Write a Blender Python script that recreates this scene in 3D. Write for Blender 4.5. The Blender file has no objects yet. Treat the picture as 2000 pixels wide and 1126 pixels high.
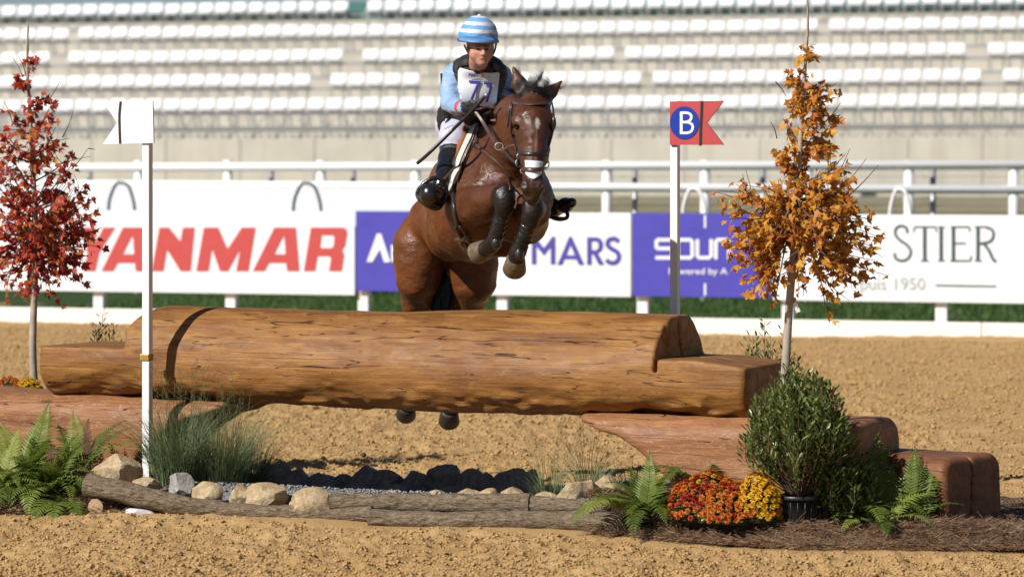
import bpy, bmesh, math, random
import numpy as np
from mathutils import Vector, Matrix, Quaternion
R = math.radians
SC = bpy.context.scene
COL = SC.collection

# ------------------------------------------------------------------ camera, sky, sun, exposure
F = 6660.0            # focal length in photograph pixels (2000 wide)
CAMH, HY = 1.8, 340.0  # eye height, image row of the horizon
cam_d = bpy.data.cameras.new('camera')
cam = bpy.data.objects.new('camera', cam_d); COL.objects.link(cam)
cam.location = (0, 0, CAMH); cam.rotation_euler = (R(90), 0, 0)
cam_d.sensor_width = 36; cam_d.lens = F / 2000 * 36
cam_d.shift_y = -(563 - HY) / 2000
cam_d.clip_start = 0.5; cam_d.clip_end = 3000
cam_d.dof.use_dof = True; cam_d.dof.focus_distance = 17.7; cam_d.dof.aperture_fstop = 3.2
SC.camera = cam

SUN_AZ, SUN_EL = 52.0, 38.0      # degrees left of the view axis (behind the camera), elevation
world = bpy.data.worlds.new('World'); SC.world = world; world.use_nodes = True
wn = world.node_tree
bg = wn.nodes['Background']
sky = wn.nodes.new('ShaderNodeTexSky'); sky.sky_type = 'NISHITA'; sky.sun_disc = False
sky.sun_elevation = R(SUN_EL); sky.sun_rotation = R(180 + SUN_AZ)
sky.air_density = 0.75; sky.dust_density = 0.25; sky.ozone_density = 1.0; sky.altitude = 300
wn.links.new(sky.outputs[0], bg.inputs[0]); bg.inputs[1].default_value = 0.05
sun_d = bpy.data.lights.new('sun', 'SUN'); sun_d.energy = 5.0; sun_d.angle = R(0.5); sun_d.color = (1.0, 0.955, 0.89)
sun = bpy.data.objects.new('sun', sun_d); COL.objects.link(sun)
_L = Vector((math.sin(R(SUN_AZ)) * math.cos(R(SUN_EL)), math.cos(R(SUN_AZ)) * math.cos(R(SUN_EL)), -math.sin(R(SUN_EL))))
sun.rotation_euler = _L.to_track_quat('-Z', 'Y').to_euler(); sun.location = (-10, -10, 20)
vs = SC.view_settings
vs.view_transform = 'Standard'; vs.look = 'None'; vs.exposure = 0.2; vs.gamma = 1.0; vs.use_curve_mapping = False
SC.render.engine = 'CYCLES'
SC.cycles.use_denoising = True
SC.cycles.max_bounces = 6; SC.cycles.diffuse_bounces = 3; SC.cycles.glossy_bounces = 3
SC.cycles.transparent_max_bounces = 8; SC.cycles.caustics_reflective = False; SC.cycles.caustics_refractive = False
# ------------------------------------------------------------------ helpers
rng = np.random.default_rng(7)
random.seed(7)
def P(px, py, d):
    """a point d metres from the camera plane, seen at photograph pixel (px, py)"""
    return np.array([(px - 1000) * d / F, d, CAMH - (py - HY) * d / F])
def mesh_obj(name, verts, faces, mat=None, parent=None, smooth=False, mats=None, mat_idx=None):
    me = bpy.data.meshes.new(name)
    verts = np.asarray(verts, dtype=np.float32).reshape(-1, 3)
    if isinstance(faces, np.ndarray) and faces.ndim == 2:
        n, k = faces.shape
        me.vertices.add(len(verts)); me.vertices.foreach_set('co', verts.ravel())
        me.loops.add(n * k); me.loops.foreach_set('vertex_index', faces.astype(np.int32).ravel())
        me.polygons.add(n); me.polygons.foreach_set('loop_start', np.arange(0, n * k, k, dtype=np.int32))
        me.update(calc_edges=True); me.validate()
    else:
        me.from_pydata(verts.tolist(), [], faces)
        me.update()
    for m in (mats or ([mat] if mat else [])): me.materials.append(m)
    if mat_idx is not None and len(me.polygons) == len(mat_idx): me.polygons.foreach_set('material_index', np.asarray(mat_idx, dtype=np.int32))
    if smooth: me.polygons.foreach_set('use_smooth', np.ones(len(me.polygons), dtype=bool))
    o = bpy.data.objects.new(name, me); COL.objects.link(o)
    if parent is not None: o.parent = parent
    return o
def link_copy(o, parent=None, **kw):
    c = o.copy(); COL.objects.link(c); c.parent = parent
    for k in list(c.keys()):
        if k in ('label', 'category', 'group'): del c[k]
    return c
def empty(name, loc=(0, 0, 0), rz=0.0):
    o = bpy.data.objects.new(name, None); COL.objects.link(o)
    o.location = Vector(loc); o.rotation_euler = (0, 0, rz); o.empty_display_size = 0.1
    return o
def tag(o, label=None, cat=None, group=None, kind=None):
    if label: o['label'] = label
    if cat: o['category'] = cat
    if group: o['group'] = group
    if kind: o['kind'] = kind
    return o
class MB:
    """collects pieces of ONE part into one mesh"""
    def __init__(s): s.v = []; s.f = []; s.n = 0
    def add(s, v, f):
        v = np.asarray(v, float).reshape(-1, 3)
        s.v.append(v); s.f += [[i + s.n for i in q] for q in f]; s.n += len(v); return s
    def box(s, c, size, rot=None, bevel=0.0):
        x, y, z = [a / 2 for a in size]
        if bevel > 0:
            b = min(bevel, x * .9, y * .9, z * .9); bm = bmesh.new(); bmesh.ops.create_cube(bm, size=1)
            for v in bm.verts: v.co = Vector((v.co.x * 2 * x, v.co.y * 2 * y, v.co.z * 2 * z))
            bmesh.ops.bevel(bm, geom=bm.edges[:], offset=b, segments=2, affect='EDGES', profile=.5)
            bm.verts.ensure_lookup_table(); v = np.array([w.co[:] for w in bm.verts]); f = [[w.index for w in q.verts] for q in bm.faces]; bm.free()
        else:
            v = np.array([(i, j, k) for k in (-z, z) for j in (-y, y) for i in (-x, x)], float)
            f = [[0, 2, 3, 1], [4, 5, 7, 6], [0, 1, 5, 4], [2, 6, 7, 3], [0, 4, 6, 2], [1, 3, 7, 5]]
        if rot is not None: v = v @ np.array(rot.to_3x3() if hasattr(rot, 'to_3x3') else rot).T
        return s.add(v + np.asarray(c, float), f)
    def tube(s, pts, rad, n=8, cap=True, flat=1.0, normals=None):
        pts = np.asarray(pts, float); m = len(pts)
        rad = np.full(m, rad, float) if np.isscalar(rad) else np.asarray(rad, float)
        T = np.gradient(pts, axis=0); T /= np.linalg.norm(T, axis=1)[:, None] + 1e-12
        ref = np.array([0, 0, 1.0]) if abs(T[0][2]) < .9 else np.array([1.0, 0, 0])
        u = ref - T[0] * ref.dot(T[0]); u /= np.linalg.norm(u)
        vs_ = []; a = np.arange(n) / n * 2 * np.pi
        for i in range(m):
            if normals is not None: u = np.asarray(normals[i], float)
            u = u - T[i] * u.dot(T[i]); u /= np.linalg.norm(u) + 1e-12; w = np.cross(T[i], u)
            vs_.append(pts[i] + rad[i] * (np.cos(a)[:, None] * u * flat + np.sin(a)[:, None] * w))
        f = [[i * n + j, i * n + (j + 1) % n, (i + 1) * n + (j + 1) % n, (i + 1) * n + j] for i in range(m - 1) for j in range(n)]
        if cap: f += [list(range(n))[::-1], [(m - 1) * n + j for j in range(n)]]
        return s.add(np.concatenate(vs_), f)
    def lathe(s, prof, n=24, c=(0, 0, 0), cap=True):
        prof = np.asarray(prof, float); a = np.arange(n) / n * 2 * np.pi; m = len(prof)
        v = np.concatenate([np.stack([r * np.cos(a), r * np.sin(a), np.full(n, z)], 1) for r, z in prof]) + np.asarray(c, float)
        f = [[i * n + j, i * n + (j + 1) % n, (i + 1) * n + (j + 1) % n, (i + 1) * n + j] for i in range(m - 1) for j in range(n)]
        if cap: f += [list(range(n))[::-1], [(m - 1) * n + j for j in range(n)]]
        return s.add(v, f)
    def strap(s, pts, normals, width, thick):
        """flat band along pts lying on a surface with the given normals"""
        pts = np.asarray(pts, float); nr = np.asarray(normals, float)
        T = np.gradient(pts, axis=0); T /= np.linalg.norm(T, axis=1)[:, None] + 1e-12
        nr = nr - T * (nr * T).sum(1)[:, None]; nr /= np.linalg.norm(nr, axis=1)[:, None] + 1e-12
        B = np.cross(T, nr); w = np.broadcast_to(np.asarray(width, float) / 2, (len(pts),))[:, None]; t = thick / 2
        a = 0.62
        ring = [pts + B * w + nr * t * .3, pts + B * w * a + nr * t, pts - B * w * a + nr * t, pts - B * w + nr * t * .3, pts - B * w - nr * t, pts + B * w - nr * t]
        n = 6; m = len(pts); v = np.stack(ring, 1).reshape(-1, 3)
        f = [[i * n + j, (i + 1) * n + j, (i + 1) * n + (j + 1) % n, i * n + (j + 1) % n] for i in range(m - 1) for j in range(n)]
        f += [list(range(n)), [(m - 1) * n + j for j in range(n)][::-1]]
        return s.add(v, f)
    def build(s, name, mat=None, parent=None, smooth=False):
        return mesh_obj(name, np.concatenate(s.v), s.f, mat, parent, smooth)
def smooth_by_angle(o, ang=40):
    me = o.data; me.polygons.foreach_set('use_smooth', np.ones(len(me.polygons), bool))
    try: me.set_sharp_from_angle(angle=R(ang))
    except Exception: pass
    return o
def polyline(pts, n=40):
    """Catmull-Rom through pts"""
    p = np.asarray(pts, float); p = np.vstack([2 * p[0] - p[1], p, 2 * p[-1] - p[-2]]); out = []
    seg = len(p) - 3; per = max(2, n // seg)
    for i in range(seg):
        a, b, c, d = p[i:i + 4]
        for t in np.linspace(0, 1, per, endpoint=(i == seg - 1)):
            out.append(.5 * ((2 * b) + (-a + c) * t + (2 * a - 5 * b + 4 * c - d) * t * t + (-a + 3 * b - 3 * c + d) * t ** 3))
    return np.array(out)
def vert_normals(v, f):
    a, b, c, d = (v[f[:, i]] for i in range(4)); n = np.cross(c - a, d - b); r = np.zeros_like(v)
    for i in range(4):
        for k in range(3): r[:, k] += np.bincount(f[:, i], n[:, k], len(v))
    return r / (np.linalg.norm(r, axis=1)[:, None] + 1e-12)
# value noise on numpy points
def _hash(ix, iy, iz, seed):
    h = (ix.astype(np.int64) * 374761393 + iy.astype(np.int64) * 668265263 + iz.astype(np.int64) * 2147483647 + seed * 144665) & 0xffffffff
    h = ((h ^ (h >> 13)) * 1274126177) & 0xffffffff
    h = ((h ^ (h >> 16)) * 2246822519) & 0xffffffff
    return ((h ^ (h >> 15)) & 0xffff) / 65535.0
def vnoise(p, seed=0):
    p = np.asarray(p, float); i = np.floor(p); f = p - i; f = f * f * (3 - 2 * f); i = i.astype(np.int64); r = 0
    for dx in (0, 1):
        for dy in (0, 1):
            for dz in (0, 1):
                w = (f[:, 0] if dx else 1 - f[:, 0]) * (f[:, 1] if dy else 1 - f[:, 1]) * (f[:, 2] if dz else 1 - f[:, 2])
                r = r + w * _hash(i[:, 0] + dx, i[:, 1] + dy, i[:, 2] + dz, seed)
    return r * 2 - 1
def fbm(p, oct=4, seed=0, gain=.5):
    p = np.asarray(p, float); r = 0; a = 1.0
    for o in range(oct): r = r + a * vnoise(p * 2 ** o, seed + o * 17); a *= gain
    return r
# ------------------------------------------------------------------ signed-distance modelling
def _n(v): v = np.asarray(v, float); return v / (np.linalg.norm(v) + 1e-12)
class Prim:
    def __init__(s, kind, a, b=None, ra=0, rb=None, k=.03, tag=0, sub=False, flat=None, rot=None, rad=None, free=False):
        s.kind, s.a, s.b, s.ra, s.rb, s.k, s.tag, s.sub, s.flat, s.rot, s.rad, s.free = kind, np.asarray(a, float), None if b is None else np.asarray(b, float), ra, ra if rb is None else rb, k, tag, sub, flat, rot, rad, free
        if kind == 'cone':
            r = max(s.ra, s.rb) * (max(1, flat[1]) if flat else 1)
            s.lo = np.minimum(s.a, s.b) - r; s.hi = np.maximum(s.a, s.b) + r
        else:
            m = max(rad); s.lo = s.a - m; s.hi = s.a + m
    def d(s, p):
        if s.kind == 'cone':
            q = p - s.a; ba = s.b - s.a; sc = 1.0
            if s.flat:
                w, f = s.flat; w = _n(w); q = q + (q @ w)[..., None] * w * (1 / f - 1); ba = ba + ba.dot(w) * w * (1 / f - 1); sc = min(1, f)
            t = np.clip((q @ ba) / (ba.dot(ba) + 1e-12), 0, 1)
            return (np.linalg.norm(q - t[..., None] * ba, axis=-1) - (s.ra + (s.rb - s.ra) * t)) * sc
        q = p - s.a
        if s.rot is not None: q = q @ s.rot   # columns of rot = local axes
        r = np.asarray(s.rad, float)
        k0 = np.linalg.norm(q / r, axis=-1); k1 = np.linalg.norm(q / (r * r), axis=-1) + 1e-9
        return k0 * (k0 - 1) / k1
def smin(a, b, k):
    h = np.maximum(k - np.abs(a - b), 0) / k
    return np.minimum(a, b) - h * h * k * .25
class Body:
    def __init__(s): s.pr = []
    def cone(s, a, b, ra, rb=None, **kw): s.pr.append(Prim('cone', a, b, ra, rb, **kw)); return s
    def chain(s, pts, **kw):
        for (a, ra), (b, rb) in zip(pts[:-1], pts[1:]): s.cone(a, b, ra, rb, **kw)
        return s
    def ell(s, c, rad, rot=None, **kw): s.pr.append(Prim('ell', c, rad=rad, rot=rot, **kw)); return s
    def d(s, p, prims=None):
        p = np.asarray(p, float); r = np.full(p.shape[:-1], 9.0)
        for q in (prims or s.pr):
            e = q.d(p); r = -smin(-r, e, q.k) if q.sub else smin(r, e, q.k)
        return r
    def sub(s, lo, hi, pad=.12):
        b = Body(); b.pr = [q for q in s.pr if (q.lo - pad - q.k < hi).all() and (q.hi + pad + q.k > lo).all()]; return b
    def grad(s, p, e=.004):
        p = np.asarray(p, float); g = np.stack([s.d(p + e * x) - s.d(p - e * x) for x in np.eye(3)], -1)
        return g / (np.linalg.norm(g, axis=-1, keepdims=True) + 1e-12)
    def snap(s, p, off=0.0, it=12):
        p = np.array(p, float)
        for _ in range(it): p = p - (s.d(p) - off)[..., None] * s.grad(p) * .9
        return p, s.grad(p)
    def ray(s, o, dr, tmax=3.0, n=70):
        """march from o along dr to the surface; returns points and hit mask"""
        o = np.array(o, float); dr = _n(dr); t = np.zeros(len(o))
        for _ in range(n): t = t + np.clip(s.d(o + t[:, None] * dr), -.05, .25) * .8
        return o + t[:, None] * dr, t < tmax
    def mesh(s, cell, extra=None):
        lo = np.min([q.lo for q in s.pr if not q.sub], 0) - 4 * cell; hi = np.max([q.hi for q in s.pr if not q.sub], 0) + 4 * cell
        n = np.ceil((hi - lo) / cell).astype(int) + 1
        ax = [lo[i] + cell * np.arange(n[i]) for i in range(3)]
        f = np.full(n, 9.0, np.float64)
        for q in s.pr:
            pad = q.k + 3 * cell
            i0 = np.clip(((q.lo - pad - lo) / cell).astype(int), 0, n - 1); i1 = np.clip(np.ceil((q.hi + pad - lo) / cell).astype(int) + 1, 1, n)
            if (i1 <= i0).any(): continue
            sl = tuple(slice(i0[i], i1[i]) for i in range(3))
            g = np.stack(np.meshgrid(*[ax[i][sl[i]] for i in range(3)], indexing='ij'), -1)
            e = q.d(g); f[sl] = -smin(-f[sl], e, q.k) if q.sub else smin(f[sl], e, q.k)
        if extra is not None: f = extra(f, ax)
        return surface_nets(f, lo, cell)
    def tags(s, v, ntags, sharp=.012):
        """soft weights of each tag at the points v"""
        w = np.zeros((len(v), ntags)); D = np.stack([q.d(v) for q in s.pr if not q.sub], 1); T = [q.tag for q in s.pr if not q.sub]
        D = D - D.min(1, keepdims=True); E = np.exp(-D / sharp)
        for i, t in enumerate(T): w[:, t] = np.maximum(w[:, t], E[:, i])
        return w / w.sum(1, keepdims=True)
def surface_nets(f, lo, cell):
    ins = f < 0; nx, ny, nz = f.shape
    acc = np.zeros((nx - 1, ny - 1, nz - 1), np.int8)
    for dx in (0, 1):
        for dy in (0, 1):
            for dz in (0, 1): acc += ins[dx:nx - 1 + dx, dy:ny - 1 + dy, dz:nz - 1 + dz]
    act = (acc > 0) & (acc < 8); I, J, K = np.nonzero(act); N = len(I)
    idx = np.full(act.shape, -1, np.int64); idx[I, J, K] = np.arange(N)
    cs = np.array([(a, b, c) for a in (0, 1) for b in (0, 1) for c in (0, 1)])
    val = np.stack([f[I + a, J + b, K + c] for a, b, c in cs], 1)
    pos = np.zeros((N, 3)); cnt = np.zeros(N)
    for i in range(8):
        for j in range(i + 1, 8):
            if np.abs(cs[i] - cs[j]).sum() != 1: continue
            va, vb = val[:, i], val[:, j]; m = (va < 0) != (vb < 0); t = np.where(m, va / np.where(m, va - vb, 1), 0)
            pos += np.where(m[:, None], cs[i] + (cs[j] - cs[i]) * t[:, None], 0); cnt += m
    v = lo + (np.stack([I, J, K], 1) + pos / cnt[:, None]) * cell
    quads = []
    for axis in range(3):
        a = [slice(None)] * 3; b = [slice(None)] * 3; a[axis] = slice(0, -1); b[axis] = slice(1, None)
        A, B = ins[tuple(a)], ins[tuple(b)]; ch = A != B
        e = np.stack(np.nonzero(ch), 1); o1, o2 = (axis + 1) % 3, (axis + 2) % 3
        ok = (e[:, o1] > 0) & (e[:, o2] > 0) & (e[:, o1] < f.shape[o1] - 1) & (e[:, o2] < f.shape[o2] - 1); e = e[ok]
        fl = A[tuple(e.T)]
        def at(d1, d2):
            c = e.copy(); c[:, o1] -= d1; c[:, o2] -= d2; return idx[tuple(c.T)]
        q = np.stack([at(1, 1), at(0, 1), at(0, 0), at(1, 0)], 1)
        q[~fl] = q[~fl][:, ::-1]; quads.append(q)
    return v, np.concatenate(quads)
# ------------------------------------------------------------------ materials
class NT:
    def __init__(s, name):
        s.m = bpy.data.materials.new(name); s.m.use_nodes = True; s.t = s.m.node_tree
        s.b = s.t.nodes['Principled BSDF']; s.out = s.t.nodes['Material Output']
        s.co = s.t.nodes.new('ShaderNodeTexCoord')
    def n(s, typ, **kw):
        x = s.t.nodes.new('ShaderNode' + typ)
        for k, v in kw.items():
            if k.startswith('in_'):
                key = k[3:]; key = int(key) if key.isdigit() else key
                s.set(x, key, v)
            else: setattr(x, k, v)
        return x
    def set(s, x, key, v):
        sock = x.inputs[key]
        if hasattr(v, 'is_linked') or isinstance(v, bpy.types.NodeSocket): s.t.links.new(v, sock)
        else: sock.default_value = v
    def map(s, scale=(1, 1, 1), rot=(0, 0, 0), src='Object', vec=None):
        m = s.n('Mapping'); s.t.links.new(vec if vec is not None else s.co.outputs[src], m.inputs[0]); m.inputs['Scale'].default_value = scale; m.inputs['Rotation'].default_value = rot
        return m.outputs[0]
    def noise(s, vec, scale=5, detail=4, rough=.55, dist=0.0):
        x = s.n('TexNoise'); s.t.links.new(vec, x.inputs['Vector']); x.inputs['Scale'].default_value = scale; x.inputs['Detail'].default_value = detail; x.inputs['Roughness'].default_value = rough; x.inputs['Distortion'].default_value = dist
        return x.outputs['Fac']
    def voro(s, vec, scale=5, feature='F1', out='Distance', rand=1.0):
        x = s.n('TexVoronoi', feature=feature); s.t.links.new(vec, x.inputs['Vector']); x.inputs['Scale'].default_value = scale; x.inputs['Randomness'].default_value = rand
        return x.outputs[out]
    def ramp(s, fac, stops, interp='LINEAR'):
        x = s.n('ValToRGB'); s.t.links.new(fac, x.inputs[0]); cr = x.color_ramp; cr.interpolation = interp
        while len(cr.elements) < len(stops): cr.elements.new(.5)
        for e, (p, c) in zip(cr.elements, stops):
            e.position = p; e.color = (c, c, c, 1) if np.isscalar(c) else (*c[:3], 1)
        return x.outputs[0]
    def mix(s, fac, a, b, mode='MIX'):
        x = s.n('Mix', data_type='RGBA', blend_type=mode)
        for sock, v in ((x.inputs[0], fac), (x.inputs[6], a), (x.inputs[7], b)):
            if isinstance(v, bpy.types.NodeSocket): s.t.links.new(v, sock)
            else: sock.default_value = (*v, 1) if not np.isscalar(v) else v
        return x.outputs[2]
    def math(s, op, a, b=0.0, c=None):
        x = s.n('Math', operation=op)
        for i, v in enumerate((a, b) if c is None else (a, b, c)): s.set(x, i, v)
        return x.outputs[0]
    def bump(s, h, strength=.3, dist=.01, prev=None):
        x = s.n('Bump'); s.t.links.new(h, x.inputs['Height']); x.inputs['Strength'].default_value = strength; x.inputs['Distance'].default_value = dist
        if prev is not None: s.t.links.new(prev, x.inputs['Normal'])
        return x.outputs[0]
    def fin(s, color=None, rough=.5, normal=None, metal=0.0, spec=.5, coat=0.0, sheen=0.0, trans=None, coat_rough=.1):
        for k, v in (('Base Color', color), ('Roughness', rough), ('Normal', normal), ('Metallic', metal), ('Specular IOR Level', spec), ('Coat Weight', coat), ('Coat Roughness', coat_rough), ('Sheen Weight', sheen)):
            if v is None: continue
            if isinstance(v, bpy.types.NodeSocket): s.t.links.new(v, s.b.inputs[k])
            elif k == 'Base Color': s.b.inputs[k].default_value = (*v, 1)
            else: s.b.inputs[k].default_value = v
        if trans is not None:   # thin leaf: some light comes through
            tr = s.n('BsdfTranslucent'); mx = s.n('MixShader'); mx.inputs[0].default_value = trans
            if isinstance(color, bpy.types.NodeSocket): s.t.links.new(color, tr.inputs[0])
            else: tr.inputs[0].default_value = (*color, 1)
            s.t.links.new(s.b.outputs[0], mx.inputs[1]); s.t.links.new(tr.outputs[0], mx.inputs[2]); s.t.links.new(mx.outputs[0], s.out.inputs[0])
        return s.m
def simple(name, color, rough=.5, var=.12, scale=30, bump=.15, dist=.002, **kw):
    """plain surface with slight uneven tone and fine relief"""
    t = NT(name); v = t.map(); n1 = t.noise(v, scale, 4); c = np.array(color)
    col = t.ramp(n1, [(.25, tuple(c * (1 - var))), (.75, tuple(np.minimum(c * (1 + var), 1)))])
    return t.fin(col, rough, t.bump(t.noise(v, scale * 4, 3), bump, dist), **kw)
def leaf_mat(name, stops, rough=.5, trans=.35, single=False, noise=2.5, spec=.35, veins=True):
    t = NT(name)
    if single: r = t.n('ObjectInfo').outputs['Random']
    else: r = t.n('NewGeometry').outputs['Random Per Island']
    pos = t.n('NewGeometry').outputs['Position']; n = t.noise(pos, noise, 2)
    f = t.math('ADD', t.math('MULTIPLY', r, .62), t.math('MULTIPLY', n, .5)); f = t.math('SUBTRACT', f, .06)
    col = t.ramp(f, stops); sp = t.noise(pos, 90, 3, .6); col = t.mix(t.ramp(sp, [(.5, 0), (.72, .35)]), col, tuple(np.array(stops[0][1]) * .7))
    return t.fin(col, rough, spec=spec, trans=trans)
# ------------------------------------------------------------------ materials of the place
def sand_mat():
    t = NT('sand_footing'); v = t.map()
    a = t.noise(v, 1.1, 5, .6); b = t.noise(v, 38, 5, .7); g = t.noise(v, 160, 3, .7)
    col = t.ramp(a, [(.3, (.45, .282, .118)), (.5, (.51, .325, .145)), (.72, (.57, .38, .18))])
    col = t.mix(t.ramp(b, [(.3, .55), (.6, 0)]), col, (.34, .20, .08))
    col = t.mix(t.ramp(g, [(.55, 0), (.75, .5)]), col, (.66, .47, .26))
    damp = t.noise(t.map((.16, .5, 1), (0, 0, R(-8))), 1.6, 4, .6, .4); col = t.mix(t.ramp(damp, [(.48, 0), (.64, .22)]), col, (.39, .24, .10))
    h = t.math('ADD', t.math('MULTIPLY', b, .7), t.math('MULTIPLY', g, .35))
    return t.fin(col, .95, t.bump(h, .9, .02), spec=.15)
M_SAND = sand_mat()
def clod_mat():
    t = NT('sand_clods'); v = t.map(); a = t.noise(v, 9, 3, .6); g = t.noise(v, 120, 3, .7)
    col = t.ramp(a, [(.3, (.42, .258, .105)), (.5, (.50, .315, .135)), (.7, (.58, .385, .18))])
    return t.fin(col, .95, t.bump(g, .8, .008), spec=.12)
M_CLOD = clod_mat()
def grass_mat():
    t = NT('turf'); v = t.map(); a = t.noise(v, .7, 4, .6); b = t.noise(v, 30, 4, .7)
    col = t.ramp(a, [(.3, (.030, .070, .018)), (.7, (.055, .108, .026))]); col = t.mix(t.ramp(b, [(.4, .6), (.6, 0)]), col, (.02, .045, .012))
    return t.fin(col, .9, t.bump(b, .8, .05), spec=.2)
M_TURF = grass_mat()
def blade_mat(name, c0, c1, trans=.3):
    t = NT(name); v = t.map(); a = t.noise(v, 6, 3)
    return t.fin(t.ramp(a, [(.3, c0), (.7, c1)]), .55, spec=.3, trans=trans)
M_BLADE = blade_mat('lawn_blades', (.05, .10, .022), (.09, .16, .04))
def bed_mat():
    t = NT('bed_soil'); v = t.map(); a = t.noise(v, 14, 5, .7); x = t.n('SeparateXYZ'); t.t.links.new(t.co.outputs['Object'], x.inputs[0])
    w = t.noise(v, 3, 3)
    # gravel in the middle, dark mulch at both ends
    xx = t.math('MULTIPLY', t.math('ADD', t.math('ABSOLUTE', t.math('ADD', x.outputs[0], .55)), t.math('MULTIPLY', w, .5)), .4)
    gr = t.ramp(t.voro(v, 70), [(.0, (.34, .34, .34)), (.6, (.16, .155, .15))])
    mu = t.ramp(a, [(.3, (.07, .042, .025)), (.7, (.20, .125, .075))])
    col = t.mix(t.ramp(xx, [(.5, 0), (.75, 1)]), gr, mu)   # position is clamped by the ramp
    return t.fin(col, .95, t.bump(t.voro(v, 70), .8, .02), spec=.2)
M_BED = bed_mat()

# ------------------------------------------------------------------ ground: one sheet of churned sand to the horizon
U = np.array([math.cos(R(27)), -math.sin(R(27)), 0]); T_ = np.array([-math.sin(R(27)), -math.cos(R(27)), 0]); C0 = np.array([0, 18.0, 0])
def lg(s, t, z=0.0): return C0 + s * U + t * T_ + np.array([0, 0, z])     # log-aligned coordinates
FX = np.array([-6, -4, -2.73, -1.54, -.8, .5, 1.4, 2.3, 3.4, 6]); FY = np.array([19.0, 18.6, 18.18, 17.95, 17.55, 16.98, 16.45, 16.42, 16.38, 16.2])
BX = np.array([-6, -4, -2, -1.2, .3, 1.2, 3, 6]); BY = np.array([21.6, 21.3, 20.7, 20.35, 19.7, 19.3, 18.8, 18.2])
def sstep(a): a = np.clip(a, 0, 1); return a * a * (3 - 2 * a)
def bedz(x, y):
    x = np.asarray(x, float); y = np.asarray(y, float)
    f = y - np.interp(x, FX, FY); b = np.interp(x, BX, BY) - y
    mid = sstep((x + 1.9) / .4) * sstep((.75 - x) / .4)            # the dry stream bed sinks behind its front lip
    hgt = np.interp(x, [.8, 1.2, 1.8, 2.4], [.14, .085, .06, .05])
    return sstep(f / .24) * sstep(b / .35) * (hgt * (1 - .5 * sstep((f - .4) / 1.2)) * (1 - mid) + mid * (.135 - .12 * sstep((f - .28) / .35)))
def sandz(x, y):
    p = np.stack([x, y, np.zeros_like(x)], 1)
    amp = np.clip(1.25 - (y - 15) / 40, .25, 1)
    big = vnoise(p * .55, 3) * .025 + vnoise(p * np.array([1.2, 2.6, 1]), 5) * .018
    c1 = np.clip(vnoise(p * np.array([9, 11, 1]), 11) - .05, 0, 1) ** .7 * .030
    c2 = np.clip(vnoise(p * np.array([22, 24, 1]), 12) - .05, 0, 1) ** .8 * .023
    c3 = np.clip(vnoise(p * np.array([45, 48, 1]), 13), 0, 1) * .014
    f = y - np.interp(x, FX, FY); b = np.interp(x, BX, BY) - y
    calm = 1 - .8 * sstep((f + .35) / .25) * sstep((b + .5) / .3)       # smoother strip along the bed
    return big * np.clip((y - 10) / 5, 0, 1) * np.clip((60 - y) / 15, 0, 1) + (c1 + c2 + c3 - .02) * amp * calm * np.clip((60 - y) / 15, 0, 1)
def ax_cat(*segs): return np.unique(np.concatenate([np.arange(a, b, c) for a, b, c in segs] + [[segs[-1][1]]]))
gx = ax_cat((-900, -60, 140), (-60, -8, 6), (-8, -3.0, .12), (-3.0, 3.0, .018), (3.0, 8, .12), (8, 60, 6), (60, 900, 140))
gy = ax_cat((-40, 10, 10), (10, 14.6, .4), (14.6, 21.5, .024), (21.5, 28, .045), (28, 44, .12), (44, 60, 1), (60, 200, 20), (200, 2000, 300))
X, Y = np.meshgrid(gx, gy, indexing='ij'); xs, ys = X.ravel(), Y.ravel(); zs = sandz(xs, ys)
nx, ny = len(gx), len(gy); ii = (np.arange(nx - 1)[:, None] * ny + np.arange(ny - 1)).ravel()
g = mesh_obj('arena_ground', np.stack([xs, ys, zs], 1), np.stack([ii, ii + ny, ii + ny + 1, ii + 1], 1), M_SAND, smooth=True)
tag(g, kind='structure'); g['label'] = 'churned tan sand footing of the arena'

# loose clods lying on the sand
def blob_batch(pos, size, seed=0, squash=.7):
    """many small irregular lumps as one mesh (8-faced, jittered)"""
    r = np.random.default_rng(seed); n = len(pos)
    base = np.array([(1, 0, 0), (-1, 0, 0), (0, 1, 0), (0, -1, 0), (0, 0, 1), (0, 0, -1)], float)
    fc = np.array([(0, 2, 4), (2, 1, 4), (1, 3, 4), (3, 0, 4), (2, 0, 5), (1, 2, 5), (3, 1, 5), (0, 3, 5)])
    q = r.normal(size=(n, 4)); q /= np.linalg.norm(q, axis=1)[:, None]; w, x, y, z = q.T
    M = np.stack([np.stack([1 - 2 * (y * y + z * z), 2 * (x * y - z * w), 2 * (x * z + y * w)], 1), np.stack([2 * (x * y + z * w), 1 - 2 * (x * x + z * z), 2 * (y * z - x * w)], 1), np.stack([2 * (x * z - y * w), 2 * (y * z + x * w), 1 - 2 * (x * x + y * y)], 1)], 1)
    v = np.einsum('nij,vj->nvi', M, base) * r.uniform(.55, 1.25, (n, 6, 1)) * np.asarray(size)[:, None, None]
    v[:, :, 2] *= squash; v += np.asarray(pos)[:, None, :]
    return v.reshape(-1, 3), (fc[None] + (np.arange(n) * 6)[:, None, None]).reshape(-1, 3)
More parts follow.
